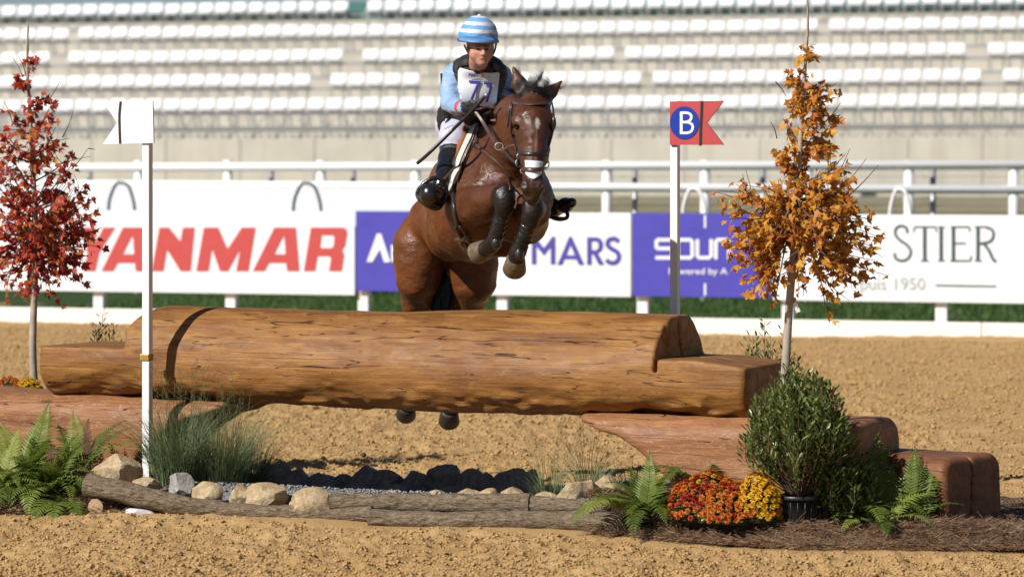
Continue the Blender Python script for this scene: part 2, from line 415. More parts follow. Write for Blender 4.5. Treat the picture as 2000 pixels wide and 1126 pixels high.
def clod_field():
    n = 150000; d = 15.0 + 27 * rng.random(n) ** 2.0; x = (rng.random(n) - .5) * d * .32
    f = d - np.interp(x, FX, FY); b = np.interp(x, BX, BY) - d
    keep = ~((f > -.18) & (b > -.1)) & ((f < -.32) | (f > 0) | (rng.random(n) < .25)); keep &= d < 41.5 - .385 * (x + 6.3) - .4
    x, d = x[keep], d[keep]; s = .0045 + .013 * rng.random(len(x)) ** 3.0; s *= np.clip(d / 20, .85, 1.6)
    z = sandz(x, d) + s * .25
    v, f_ = blob_batch(np.stack([x, d, z], 1), s, 3)
    return tag(mesh_obj('sand_clods', v, f_, M_CLOD), 'loose clods of damp sand scattered over the footing', 'sand', kind='stuff')
clod_field()

# raised planting bed under the jump
bx = np.arange(-4.6, 3.9, .03); by = np.arange(15.9, 21.7, .03)
X, Y = np.meshgrid(bx, by, indexing='ij'); xs, ys = X.ravel(), Y.ravel(); bz = bedz(xs, ys)
pp = np.stack([xs, ys, np.zeros_like(xs)], 1)
zz = np.where(bz > .001, bz + .012 + .012 * fbm(pp * 14, 3, 41), -.12)
nx, ny = len(bx), len(by); ii = (np.arange(nx - 1)[:, None] * ny + np.arange(ny - 1)).ravel()
q = np.stack([ii, ii + ny, ii + ny + 1, ii + 1], 1); q = q[(bz[q] > .001).any(1)]
bed = mesh_obj('planting_bed_ground', np.stack([xs, ys, zz], 1), q, M_BED, smooth=True); tag(bed, kind='structure'); bed['label'] = 'low bed of grey gravel and mulch under the jump'

# grey gravel stones on the bed
M_GRAV = simple('gravel_stone', (.27, .27, .275), .9, .4, 60)
def gravel():
    n = 15000; x = rng.uniform(-2.1, .9, n); y = rng.uniform(16.9, 19.9, n); f = y - np.interp(x, FX, FY); b = np.interp(x, BX, BY) - y
    k = (f > .15) & (b > .2) & (rng.random(n) < .5 + .5 * (vnoise(np.stack([x * 3, y * 3, y * 0], 1), 9) > -.2)); x, y = x[k], y[k]
    s = rng.uniform(.005, .012, len(x)); v, f_ = blob_batch(np.stack([x, y, bedz(x, y) + .014 + s * .5], 1), s, 5)
    return tag(mesh_obj('gravel', v, f_, M_GRAV), 'fine grey gravel spread between the rocks', 'gravel', kind='stuff')
gravel()

# turf beyond the rail and the bank in front of the stand
def fence_pt(a, z=0.0, back=0.0):
    """a metres along the first rail from its left end"""
    A = np.array([-6.31, 42.06]); B = np.array([5.62, 37.46]); u = (B - A) / np.linalg.norm(B - A); n = np.array([-u[1], u[0]])
    q = A + u * a + n * back; return np.array([q[0], q[1], z])
FU = fence_pt(1) - fence_pt(0); FN = np.array([-FU[1], FU[0], 0])
rows = [(.12, .012), (1.0, .012), (2.0, .012), (4, .012), (8, .03), (10, .05), (12, .1), (16, .5), (21, 1.15), (24, 1.25), (60, 1.3)]
al = np.linspace(-60, 75, 60); tv = np.array([fence_pt(a, z, b) for b, z in rows for a in al]); n = len(al)
tf = np.array([[r * n + i, r * n + i + 1, (r + 1) * n + i + 1, (r + 1) * n + i] for r in range(len(rows) - 1) for i in range(n - 1)])
def dry_mat():
    t = NT('dry_track'); v = t.map(); a = t.noise(v, .5, 4, .6); b = t.noise(v, 6, 4)
    return t.fin(t.mix(t.ramp(b, [(.4, .5), (.6, 0)]), t.ramp(a, [(.3, (.24, .21, .13)), (.7, (.36, .31, .21))]), (.16, .16, .08)), .95, t.bump(b, .5, .05), spec=.1)
kk = 5 * n * 0 + 5
lawn_f = tf[:kk * (n - 1)]; track_f = tf[kk * (n - 1):]
trk = mesh_obj('dirt_track', tv + np.array([0, 0, .002]), track_f, dry_mat(), smooth=True); tag(trk, kind='structure'); trk['label'] = 'dry olive and tan track bank in front of the wall'
turf = mesh_obj('lawn', tv, lawn_f, M_TURF, smooth=True); tag(turf, kind='structure'); turf['label'] = 'mown green grass beyond the arena rail'
def lawn_blades():
    n = 26000; a = rng.uniform(-1, 14.5, n); b = .2 + 9 * rng.random(n) ** 1.3
    base = np.array([fence_pt(0)]) + a[:, None] * FU + b[:, None] * FN; base[:, 2] = np.interp(b, [r[0] for r in rows], [r[1] for r in rows]) - .005
    h = rng.uniform(.04, .10, n); w = rng.uniform(.008, .016, n); th = rng.uniform(0, 6.28, n); dv = np.stack([np.cos(th), np.sin(th), 0 * th], 1)
    lean = rng.normal(0, .03, (n, 3)); lean[:, 2] = h
    v = np.stack([base - dv * w[:, None], base + dv * w[:, None], base + lean], 1).reshape(-1, 3)
    return tag(mesh_obj('lawn_blades', v, np.arange(n * 3).reshape(-1, 3), M_BLADE), 'blades of the green lawn behind the white kickboard', 'grass', kind='stuff')
lawn_blades()
# ------------------------------------------------------------------ flat lettering on vertical planes
class Plane:
    """vertical plane through O with direction u (unit, to the right); normal towards the camera"""
    def __init__(s, O, u): s.O = np.asarray(O, float); s.u = _n(u); s.n = np.array([s.u[1], -s.u[0], 0])
    def hit(s, px, py, off=0.0):
        d = np.array([(px - 1000) / F, 1, -(py - HY) / F]); o = np.array([0, 0, CAMH]); O = s.O + s.n * off
        t = (O - o).dot(s.n) / d.dot(s.n); return o + d * t
    def loc(s, px, py):
        q = s.hit(px, py) - s.O; return np.array([q.dot(s.u), q[2]])
    def frame(s, off=0.0):
        M = Matrix.Identity(4)
        for i, a in enumerate((s.u, np.array([0, 0, 1.0]), s.n)):
            for j in range(3): M[j][i] = a[j]
        for j in range(3): M[j][3] = (s.O + s.n * off)[j]
        return M
def flat_shape(name, loops, plane, mat, parent=None, off=.006, thick=.002, local=False):
    """filled outline(s) given in photograph pixels, laid on a plane"""
    cu = bpy.data.curves.new(name, 'CURVE'); cu.dimensions = '2D'; cu.fill_mode = 'BOTH'; cu.extrude = thick / 2
    for lp in loops:
        pts = [q if local else plane.loc(*q) for q in lp]; sp = cu.splines.new('POLY'); sp.points.add(len(pts) - 1); sp.use_cyclic_u = True
        for p_, q in zip(sp.points, pts): p_.co = (q[0], q[1], 0, 1)
    o = bpy.data.objects.new(name, cu); COL.objects.link(o)
    return curve_to_mesh(o, name, plane.frame(off), mat, parent)
def curve_to_mesh(o, name, M, mat, parent):
    dg = bpy.context.evaluated_depsgraph_get(); me = bpy.data.meshes.new_from_object(o.evaluated_get(dg)); bpy.data.objects.remove(o)
    me.name = name; me.transform(M); me.materials.clear(); me.materials.append(mat)
    r = bpy.data.objects.new(name, me); COL.objects.link(r); r.parent = parent
    return r
def text_mesh(name, body, x0, x1, ybase, ytop, plane, mat, parent=None, off=.006, bold=0.0, shear=0.0, caps=True):
    """text fitted between two image columns on a plane"""
    cu = bpy.data.curves.new(name, 'FONT'); cu.body = body; cu.size = 1; cu.extrude = .004; cu.offset = bold; cu.shear = shear; cu.resolution_u = 4
    o = bpy.data.objects.new(name, cu); COL.objects.link(o); dg = bpy.context.evaluated_depsgraph_get()
    me = bpy.data.meshes.new_from_object(o.evaluated_get(dg)); bpy.data.objects.remove(o)
    v = np.array([q.co[:] for q in me.vertices]); lo, hi = v.min(0), v.max(0)
    A, B = plane.loc(x0, ybase), plane.loc(x1, ybase); top = plane.loc((x0 + x1) / 2, ytop)
    sx = (B[0] - A[0]) / (hi[0] - lo[0]); sy = (top[1] - (A[1] + B[1]) / 2) / ((hi[1] if caps else .72))
    v[:, 0] = A[0] + (v[:, 0] - lo[0]) * sx; v[:, 1] = A[1] + (B[1] - A[1]) * (v[:, 0] - A[0]) / (B[0] - A[0]) + v[:, 1] * sy; v[:, 2] *= .25
    me.vertices.foreach_set('co', v.ravel()); me.name = name; me.transform(plane.frame(off)); me.materials.clear(); me.materials.append(mat); me.update()
    # one object for each character
    bm = bmesh.new(); bm.from_mesh(me); bm.verts.ensure_lookup_table(); seen = {}; isl = []
    for v0 in bm.verts:
        if v0.index in seen: continue
        st = [v0]; seen[v0.index] = len(isl); cur = []
        while st:
            q = st.pop(); cur.append(q.index)
            for e in q.link_edges:
                w = e.other_vert(q)
                if w.index not in seen: seen[w.index] = len(isl); st.append(w)
        isl.append(cur)
    bm.free(); co = np.array([q.co[:] for q in me.vertices]); ax_ = co @ plane.u; spans = sorted([[ax_[c].min(), ax_[c].max(), [i]] for i, c in enumerate(isl)]); mer = [spans[0]]
    for a_ in spans[1:]:
        if a_[0] < mer[-1][1] - .25 * (a_[1] - a_[0]): mer[-1] = [mer[-1][0], max(mer[-1][1], a_[1]), mer[-1][2] + a_[2]]
        else: mer.append(a_)
    polys = [list(p_.vertices) for p_ in me.polygons]
    for _, _, ids in mer:
        vid = [k for i in ids for k in isl[i]]; mp = {k: j for j, k in enumerate(vid)}; mesh_obj('letter', co[vid], [[mp[k] for k in p_] for p_ in polys if p_[0] in mp], mat, parent)
def ribbon(name, strokes, plane, mat, parent=None, off=.006):
    """strokes: (points in pixels, widths in pixels)"""
    mb = MB()
    for i, (pts, w) in enumerate(strokes):
        q = np.asarray(pts, float); w = np.broadcast_to(np.asarray(w, float), (len(q),))
        T = np.gradient(q, axis=0); T /= np.linalg.norm(T, axis=1)[:, None] + 1e-9; N = np.stack([-T[:, 1], T[:, 0]], 1)
        L = [plane.hit(*(a + b * c / 2), off=off + i * .0008) for a, b, c in zip(q, N, w)]; Rr = [plane.hit(*(a - b * c / 2), off=off + i * .0008) for a, b, c in zip(q, N, w)]
        m = len(q); mb.add(L + Rr, [[k, k + 1, m + k + 1, m + k] for k in range(m - 1)])
    return mb.build(name, mat, parent)
def board_on(plane, x0, x1, ytop, ybot, thick, name, mat, parent=None, off=0.0, bevel=.004):
    """upright board whose left and right ends stand at image columns x0, x1"""
    A, B = plane.hit(x0, ybot), plane.hit(x1, ybot); zt = (plane.hit(x0, ytop)[2] + plane.hit(x1, ytop)[2]) / 2; zb = (A[2] + B[2]) / 2
    c = (A + B) / 2; c[2] = (zt + zb) / 2; c = c + plane.n * (off - thick / 2)
    M = np.array([plane.u, -plane.n, [0, 0, 1]]).T
    return MB().box(c, (np.linalg.norm((B - A)[:2]), thick, zt - zb), M, bevel).build(name, mat, parent)

M_WHITE = simple('white_paint', (.80, .80, .81), .45, .04, 12, .1)
M_BANNER = simple('banner_vinyl', (.74, .755, .79), .5, .03, 6, .15, .004)
M_PANELW = simple('white_board', (.75, .765, .80), .5, .03, 5, .1)
M_BLUE = simple('blue_vinyl', (.060, .052, .40), .5, .10, 5, .15, .004)
M_RED = simple('red_print', (.50, .060, .058), .55, .05, 9, .05)
M_NAVY = simple('navy_print', (.055, .05, .33), .55, .05, 9, .05)
M_GREENINK = simple('dark_green_print', (.03, .075, .07), .55, .05, 9, .05)
M_GREYINK = simple('grey_green_print', (.36, .42, .40), .55, .05, 9, .05)
M_METAL = simple('galvanised_metal', (.42, .43, .45), .45, .1, 20, .1, metal=.6)
M_PIPE = simple('grey_pipe', (.10, .13, .17), .5, .15, 20, .1)
M_CONC = None
def conc():
    t = NT('beige_concrete'); v = t.map(); a = t.noise(v, .6, 5, .6); st = t.noise(t.map((1.6, 1.6, .12)), 1.5, 4, .6)
    col = t.ramp(a, [(.3, (.47, .44, .375)), (.7, (.57, .535, .465))]); col = t.mix(t.ramp(st, [(.5, 0), (.72, .35)]), col, (.34, .305, .245))
    return t.fin(col, .9, t.bump(t.noise(v, 30, 3), .2, .01), spec=.2)
M_CONC = conc()
def wood_plain(): return simple('kickboard_paint', (.80, .78, .72), .6, .07, 8, .2)
M_KICK = wood_plain()

# ------------------------------------------------------------------ first rail: kickboard, posts, banners
P1 = Plane(fence_pt(0), FU)
rail1 = empty('arena_barrier', fence_pt(6)); rail1.location = (0, 0, 0)
for x0, x1 in ((-420, 205), (206.5, 985), (986.5, 1545), (1546.5, 1917), (1918.5, 2450)):
    A, B = P1.hit(x0, 640), P1.hit(x1, 640); c = (A + B) / 2; c[2] = .06
    MB().box(c, (np.linalg.norm((B - A)[:2]), .05, .21), np.array([P1.u, -P1.n, [0, 0, 1]]).T, .008).build('kickboard', M_KICK, rail1)
for px in (-60, 195, 453, 712, 983, 1257, 1540, 1840, 2140):
    A = P1.hit(px, 640, -.10); mb = MB(); q = np.array([P1.u, -P1.n, [0, 0, 1]]).T
    mb.box((A[0], A[1], .62), (.135, .10, 1.3), q, .012); mb.build('post', M_WHITE, rail1)
tag(rail1, 'white post barrier with low kickboard at the edge of the sand', 'barrier')
def banner(x0, x1, yt, yb, mat, label, off=0.0):
    b = board_on(P1, x0, x1, yt, yb, .012, 'banner', mat, off=off + .02); tag(b, label, 'banner'); return b
b1 = banner(-420, 694, 410.5, 568, M_BANNER, 'white banner with large red slanted capital letters behind the left flag pole')
b2 = banner(696, 866, 412, 569, M_BLUE, 'narrow blue banner with white letters just left of the jumping horse')
b3 = banner(868, 1233, 414.5, 577, M_BANNER, 'white banner with navy capitals right of the horse')
b4 = banner(1236, 1509, 416, 580, M_BLUE, 'blue banner with white lettering behind the red flag pole')
b5 = banner(1511, 2450, 420, 592, M_BANNER, 'white banner with thin dark green serif letters at the right edge')
def sl(pts, y0=444.0, y1=529.0, sh=.22):
    """unit-height pixel shapes sheared to the right like bold italics"""
    return [(x + (y1 - y) * sh, y) for x, y in pts]
T, Bt, H = 444.0, 529.0, 85.0
def grow(o): return o
def LY(x, w=62): return [sl([(x, T), (x + 23, T), (x + w / 2, T + 30), (x + w - 23, T), (x + w, T), (x + w / 2 + 11, T + 50), (x + w / 2 + 11, Bt), (x + w / 2 - 12, Bt), (x + w / 2 - 12, T + 50)])]
def LA(x): return [[(x, 529), (x + 42, 444), (x + 84, 444), (x + 91, 529), (x + 67, 529), (x + 65, 513), (x + 32, 513), (x + 23, 529)], [(x + 42, 496), (x + 64, 496), (x + 61, 458)]]
LN = [[(298, 529), (313, 444), (332, 444), (354, 471), (359, 444), (382, 444), (374, 529), (354, 529), (328, 487), (321, 529)]]
LM = [[(385, 529), (400, 444), (428, 444), (446, 486), (474, 444), (501, 444), (487, 529), (463, 529), (471, 485), (447, 529), (431, 529), (416, 485), (409, 529)]]
LR = [[(595, 529), (609, 444), (672, 444), (678, 447), (680, 455), (676, 479), (670, 488), (674, 497), (669, 529), (644, 529), (648, 505), (645, 500), (622, 500), (617, 529)], [(630, 459), (627, 484), (650, 484), (653, 480), (655, 463), (651, 459)]]
for shp in (LY(146), LA(200), LN, LM, LA(495.5), LR): grow(flat_shape('letter', shp, P1, M_RED, b1, off=.026))
flat_shape('letter', [[(718, 511), (738, 456), (746, 456), (764, 511), (752, 512), (744, 486), (729, 511)]], P1, M_PANELW, b2, off=.026)
ribbon('letter', [([(768, 478), (768, 511)], 8), ([(764, 482), (776, 479)], 6)], P1, M_PANELW, b2, .026)
# MARS
flat_shape('letter', [[(1040, 516), (1040, 462), (1047, 462), (1064, 484), (1080, 462), (1086, 462), (1086, 516), (1077, 516), (1077, 482), (1064, 499), (1049, 481), (1049, 516)]], P1, M_NAVY, b3, off=.026)
flat_shape('letter', [[(1090, 517), (1113, 462), (1118, 462), (1143, 517), (1132, 517), (1127, 506), (1104, 506), (1100, 517)], [(1108, 498), (1124, 498), (1115.5, 478)]], P1, M_NAVY, b3, off=.026)
flat_shape('letter', [[(1148, 517), (1148, 463), (1168, 463), (1175, 466), (1179, 473), (1179, 484), (1175, 491), (1169, 494), (1182, 517), (1171, 517), (1160, 496), (1157, 496), (1157, 517)], [(1157, 471), (1157, 488), (1166, 488), (1170, 484), (1170, 475), (1166, 471)]], P1, M_NAVY, b3, off=.026)
ribbon('letter', [(polyline([(1209, 472), (1200, 466), (1189, 469), (1187, 479), (1195, 486), (1205, 492), (1209, 502), (1203, 512), (1192, 513), (1184, 507)], 40), 9)], P1, M_NAVY, b3, .026)
# soun.. in rounded square strokes
def sq(pts): return np.asarray(pts, float)
for st in ([(1314, 468), (1284, 468), (1282, 470), (1282, 483), (1284, 485), (1311, 485), (1313, 488), (1313, 500), (1311, 503), (1280, 503)],
           [(1327, 468), (1349, 468), (1352, 471), (1352, 500), (1349, 503), (1327, 503), (1324, 500), (1324, 471), (1327, 468)],
           [(1362, 467), (1362, 500), (1365, 503), (1385, 503), (1389, 500), (1389, 467)], [(1398, 506), (1398, 471), (1401, 468), (1420, 468), (1424, 471), (1424, 506)]):
    ribbon('letter', [(sq(st), 7)], P1, M_PANELW, b4, .026)
text_mesh('lettering', 'Powered by A', 1308, 1422, 535, 523, P1, M_PANELW, b4, .026, bold=.01)
ribbon('seam_tab', [([(1377, 420), (1377, 445)], 4)], P1, M_PANELW, b4, .026); ribbon('seam_tab', [([(1377, 553), (1377, 577)], 4)], P1, M_PANELW, b4, .026)
# serif capitals
def serif(x0, x1, y): return ([(x0, y), (x1, y)], 2.2)
ribbon('letter', [(polyline([(1772, 455), (1770, 445), (1760, 441), (1750, 446), (1749, 458), (1758, 469), (1772, 479), (1779, 491), (1774, 504), (1762, 509), (1750, 505), (1747, 494)], 60), 5)], P1, M_GREENINK, b5, .026)
ribbon('letter', [([(1806, 443), (1806, 509)], 7), ([(1786, 443), (1827, 443)], 3), ([(1786, 443), (1784, 453)], 2.5), ([(1827, 443), (1829, 453)], 2.5), serif(1798, 1814, 509)], P1, M_GREENINK, b5, .026)
ribbon('letter', [([(1838, 443), (1838, 509)], 7), serif(1831, 1846, 443), serif(1831, 1846, 509)], P1, M_GREENINK, b5, .026)
ribbon('letter', [([(1862, 443), (1862, 509)], 7), ([(1856, 443), (1893, 443)], 3), ([(1862, 475), (1886, 475)], 3), ([(1856, 509), (1895, 509)], 3), ([(1893, 443), (1894, 452)], 2.5), ([(1895, 509), (1897, 499)], 2.5)], P1, M_GREENINK, b5, .026)
ribbon('letter', [([(1910, 443), (1910, 509)], 7), ([(1904, 443), (1925, 443)], 3), (polyline([(1925, 443), (1938, 449), (1940, 460), (1934, 471), (1914, 476)], 24), 5), (polyline([(1922, 476), (1932, 490), (1940, 507), (1946, 510)], 16), 5.5), serif(1903, 1918, 509)], P1, M_GREENINK, b5, .026)
text_mesh('lettering', 'puis 1950', 1682, 1808, 565, 542, P1, M_GREYINK, b5, .026)
ribbon('rule', [([(1827, 557), (1946, 559)], 3.2)], P1, M_GREENINK, b5, .026)
# bent pipes standing above the barrier
def hoop(x0, x1, yt, yb, mat, label):
    pts = [P1.hit(x0, yb + 40, -.17), P1.hit(x0, yb, -.17), P1.hit(x0 + 3, (yt * .45 + yb * .55), -.17), P1.hit((x0 * .72 + x1 * .28), yt + 3, -.17), P1.hit((x0 + x1) / 2, yt, -.17), P1.hit(x0 * .25 + x1 * .75, yt + 6, -.17), P1.hit(x1 - 4, (yt * .45 + yb * .55), -.17), P1.hit(x1, yb, -.17), P1.hit(x1 + 1, yb + 40, -.17)]
    o = MB().tube(polyline(pts, 48), .020, 10).build('pipe_hoop', mat, smooth=True); return tag(o, label, 'pipe')
hoop(212, 263, 357, 410, M_PIPE, 'dark grey bent pipe arching above the banner beside the red tree')
hoop(573, 627, 358, 411, M_PIPE, 'dark grey bent pipe arching above the banner near the blue panel')
hoop(1334, 1378, 368, 416, M_WHITE, 'pale bent pipe arching above the banner right of the red flag pole')
hoop(1738, 1778, 369, 420, M_WHITE, 'pale bent pipe arching above the banner right of the orange tree')

# ------------------------------------------------------------------ second rail: round white rails, posts, wire mesh
u2 = np.array([math.cos(R(19)), -math.sin(R(19)), 0]); P2 = Plane(np.array([0, 48.6, 0]), u2)
rail2 = empty('track_rail'); tag(rail2, 'white two-rail track fence with wire mesh in front of the stand', 'fence')
def hz(px0, py0, px1, py1, r, mat, nm, par, off=0.0, plane=P2):
    A, B = plane.hit(px0, py0, off), plane.hit(px1, py1, off); return MB().tube([A, B], r, 10).build(nm, mat, par, smooth=True)
hz(-300, 328, 2300, 320.5, .062, M_WHITE, 'rail', rail2, .05); hz(-300, 357, 2300, 372, .062, M_WHITE, 'rail', rail2, .05)
for i, px in enumerate((-95, 85, 271, 445, 627, 812, 1000, 1185, 1377, 1577, 1775, 1980, 2190)):
    A = P2.hit(px, 340); zt = P2.hit(px, 313)[2]; MB().tube([(A[0], A[1], .0), (A[0], A[1], zt)], .068, 12).build('post', M_WHITE, rail2, smooth=True)
for px in (175, 530, 690, 1240, 1490, 1822):
    A = P2.hit(px, 340, -.25); MB().tube([(A[0], A[1], .0), (A[0], A[1], P2.hit(px, 328)[2])], .04, 10).build('mesh_post', M_METAL, rail2, smooth=True)
wm = MB(); 
for px in np.arange(820, 2300, 8.0):
    A = P2.hit(px, 332, -.28); w = .004; wm.box((A[0], A[1], (A[2] + 1.0) / 2), (w, w, A[2] - 1.0))
for py in (332, 345, 385, 400, 414):
    A, B = P2.hit(820, py - .5, -.28), P2.hit(2300, py + (py - 335) * .02, -.28); wm.tube([A, B], .004, 4)
tag(wm.build('wire_mesh', M_METAL, rail2), kind='stuff')
wp = board_on(P2, -300, 838, 366, 440, .03, 'backing_board', M_PANELW, off=.10); tag(wp, 'tall plain white board rising behind the red lettered banner', 'board')

# ------------------------------------------------------------------ concrete wall and stand
u3 = np.array([math.cos(R(15)), -math.sin(R(15)), 0]); P3 = Plane(np.array([0, 83.0, 0]), u3)
wall = empty('retaining_wall'); tag(wall, 'long beige concrete retaining wall below the seats', 'wall')
xs_ = np.arange(-400, 2500, 145)
for i, px in enumerate(xs_[:-1]):
    A, B = P3.hit(px, 330), P3.hit(xs_[i + 1] - .8, 330); c = (A + B) / 2; c[2] = 1.75
    MB().box(c - P3.n * .2, (np.linalg.norm((B - A)[:2]), .4, 1.85), np.array([P3.u, -P3.n, [0, 0, 1]]).T, .02).build('wall_panel', M_CONC, wall)
stand = empty('grandstand'); tag(stand, 'stepped concrete grandstand with metal supports', 'grandstand')
M_STEP = M_CONC
M_TEAL = simple('teal_panel', (.05, .16, .15), .6, .1, 3)
ROWY = [200, 152.5, 103.5, 55, 8, -42]; ROWD = [86.0, 87.6, 89.2, 90.8, 92.4, 94.0]
rowz = [CAMH - (y - HY) * d / F for y, d in zip(ROWY, ROWD)]     # height of the seat backs' middle
for i, (zc, d) in enumerate(zip(rowz, ROWD)):
    pl = Plane(np.array([0, d - .38, 0]), u3); zb = (rowz[i - 1] - .62) if i else 2.64; zt = zc - .62
    A, B = pl.hit(-500, 200), pl.hit(2600, 200); c = (A + B) / 2; q = np.array([pl.u, -pl.n, [0, 0, 1]]).T
    MB().box((c[0] - pl.n[0] * .95, c[1] - pl.n[1] * .95, (zb - .3 + zt) / 2), (np.linalg.norm((B - A)[:2]), 1.9, zt - zb + .3), q, .02).build('step', M_CONC, stand)
    MB().tube([pl.hit(-500, 0) * [1, 1, 0] + [0, 0, zt + .02], pl.hit(2600, 0) * [1, 1, 0] + [0, 0, zt + .02]], .02, 6).build('step_nosing', M_METAL, stand)
    MB().tube([pl.hit(-500, 0) * [1, 1, 0] + [0, 0, zc - .24] - pl.n * .5, pl.hit(2600, 0) * [1, 1, 0] + [0, 0, zc - .24] - pl.n * .5], .028, 6).build('seat_rail', M_METAL, stand)
for i in range(4):     # front handrail lines of the lowest tier
    pl = Plane(np.array([0, 85.2, 0]), u3); z = 2.75 + i * .19
    if i in (1, 3): MB().tube([pl.hit(-500, 0) * [1, 1, 0] + [0, 0, z], pl.hit(2600, 0) * [1, 1, 0] + [0, 0, z]], .018, 6).build('handrail', M_METAL, stand)
pl = Plane(np.array([0, 85.2, 0]), u3)
for px in np.arange(-200, 2250, 46.0):
    a = pl.hit(px, 270); b = pl.hit(px + 22, 232); c = pl.hit(px + 22, 270); d = pl.hit(px + 2, 232)
    MB().tube([a, b], .016, 5).build('brace', M_METAL, stand); MB().tube([c, d], .016, 5).build('brace', M_METAL, stand)
pl = Plane(np.array([0, ROWD[4] + .5, 0]), u3); A, B = pl.hit(-500, 0), pl.hit(2600, 0); c = (A + B) / 2
MB().box((c[0], c[1], rowz[4] - .1), (np.linalg.norm((B - A)[:2]), .05, .5), np.array([pl.u, -pl.n, [0, 0, 1]]).T).build('rear_panel', M_TEAL, stand)
# tip-up seats, one object each
M_SEAT = simple('white_seat_plastic', (.80, .80, .82), .35, .03, 8, .05)
M_FRAME = simple('seat_frame_grey', (.55, .55, .55), .5, .1, 20)
def seat_meshes():
    bm = bmesh.new()
    def slab(c, size, tilt, bev):
        r = bmesh.ops.create_cube(bm, size=1); M = Matrix.Translation(c) @ Matrix.Rotation(tilt, 4, 'X') @ Matrix.Diagonal((*size, 1)); bmesh.ops.transform(bm, matrix=M, verts=r['verts'])
        bmesh.ops.bevel(bm, geom=list({e for v in r['verts'] for e in v.link_edges}), offset=bev, segments=2, affect='EDGES')
    slab((0, .12, .03), (.43, .045, .235), R(-12), .02); slab((0, -.02, -.12), (.42, .26, .05), R(10), .02)
    me = bpy.data.meshes.new('seat_shell'); bm.to_mesh(me); bm.free(); me.materials.append(M_SEAT)
    mb = MB()
    for sx in (-.17, .17): mb.tube([(sx, .10, -.62), (sx, .05, -.16)], .022, 5); mb.tube([(sx, .1, -.62), (sx, -.22, -.18)], .016, 5)
    mb.box((0, .05, -.19), (.44, .04, .03)); f = mb.build('support_frame', M_FRAME); fm = f.data; bpy.data.objects.remove(f)
    return me, fm
sh_me, fr_me = seat_meshes()
ORD = ['lowest', 'second lowest', 'third lowest', 'fourth lowest', 'top visible']
def nth(k): return f"{k}{'th' if 10 <= k % 100 <= 20 else {1: 'st', 2: 'nd', 3: 'rd'}.get(k % 10, 'th')}"
rs = random.Random(5)
for i in range(5):
    pl = Plane(np.array([0, ROWD[i], 0]), u3); a0 = pl.loc(-10, 100)[0]; a1 = pl.loc(2010, 100)[0]; a = a0 - .2 + rs.random() * .3; k = 0; run = 0
    while a < a1 + .2:
        if rs.random() < .04: a += rs.choice((.25, .5, .52)); continue
        k += 1; c = pl.O + pl.u * a; o = bpy.data.objects.new('stadium_seat', sh_me); COL.objects.link(o)
        o.location = (c[0], c[1], rowz[i] + rs.uniform(-.012, .012)); o.rotation_euler = (0, 0, math.atan2(pl.u[1], pl.u[0]) + rs.uniform(-.03, .03))
        tag(o, f'white plastic stadium seat, {nth(k)} from the left in the {ORD[i]} row', 'seat', 'white seats of the grandstand')
        f = bpy.data.objects.new('support_frame', fr_me); COL.objects.link(f); f.parent = o
        a += .492 + rs.uniform(-.006, .006)
spk = MB(); A = P3.hit(1606, 290, 1.2); spk.box((A[0], A[1], 2.35), (.20, .25, .52), None, .02)
o = spk.build('loudspeaker', simple('black_plastic', (.02, .02, .022), .5, .2)); tag(o, 'small black loudspeaker box behind the orange tree', 'speaker')
st = MB().tube([(A[0], A[1], 1.0), (A[0], A[1], 2.1)], .03, 8).build('stand_pole', M_METAL, o)
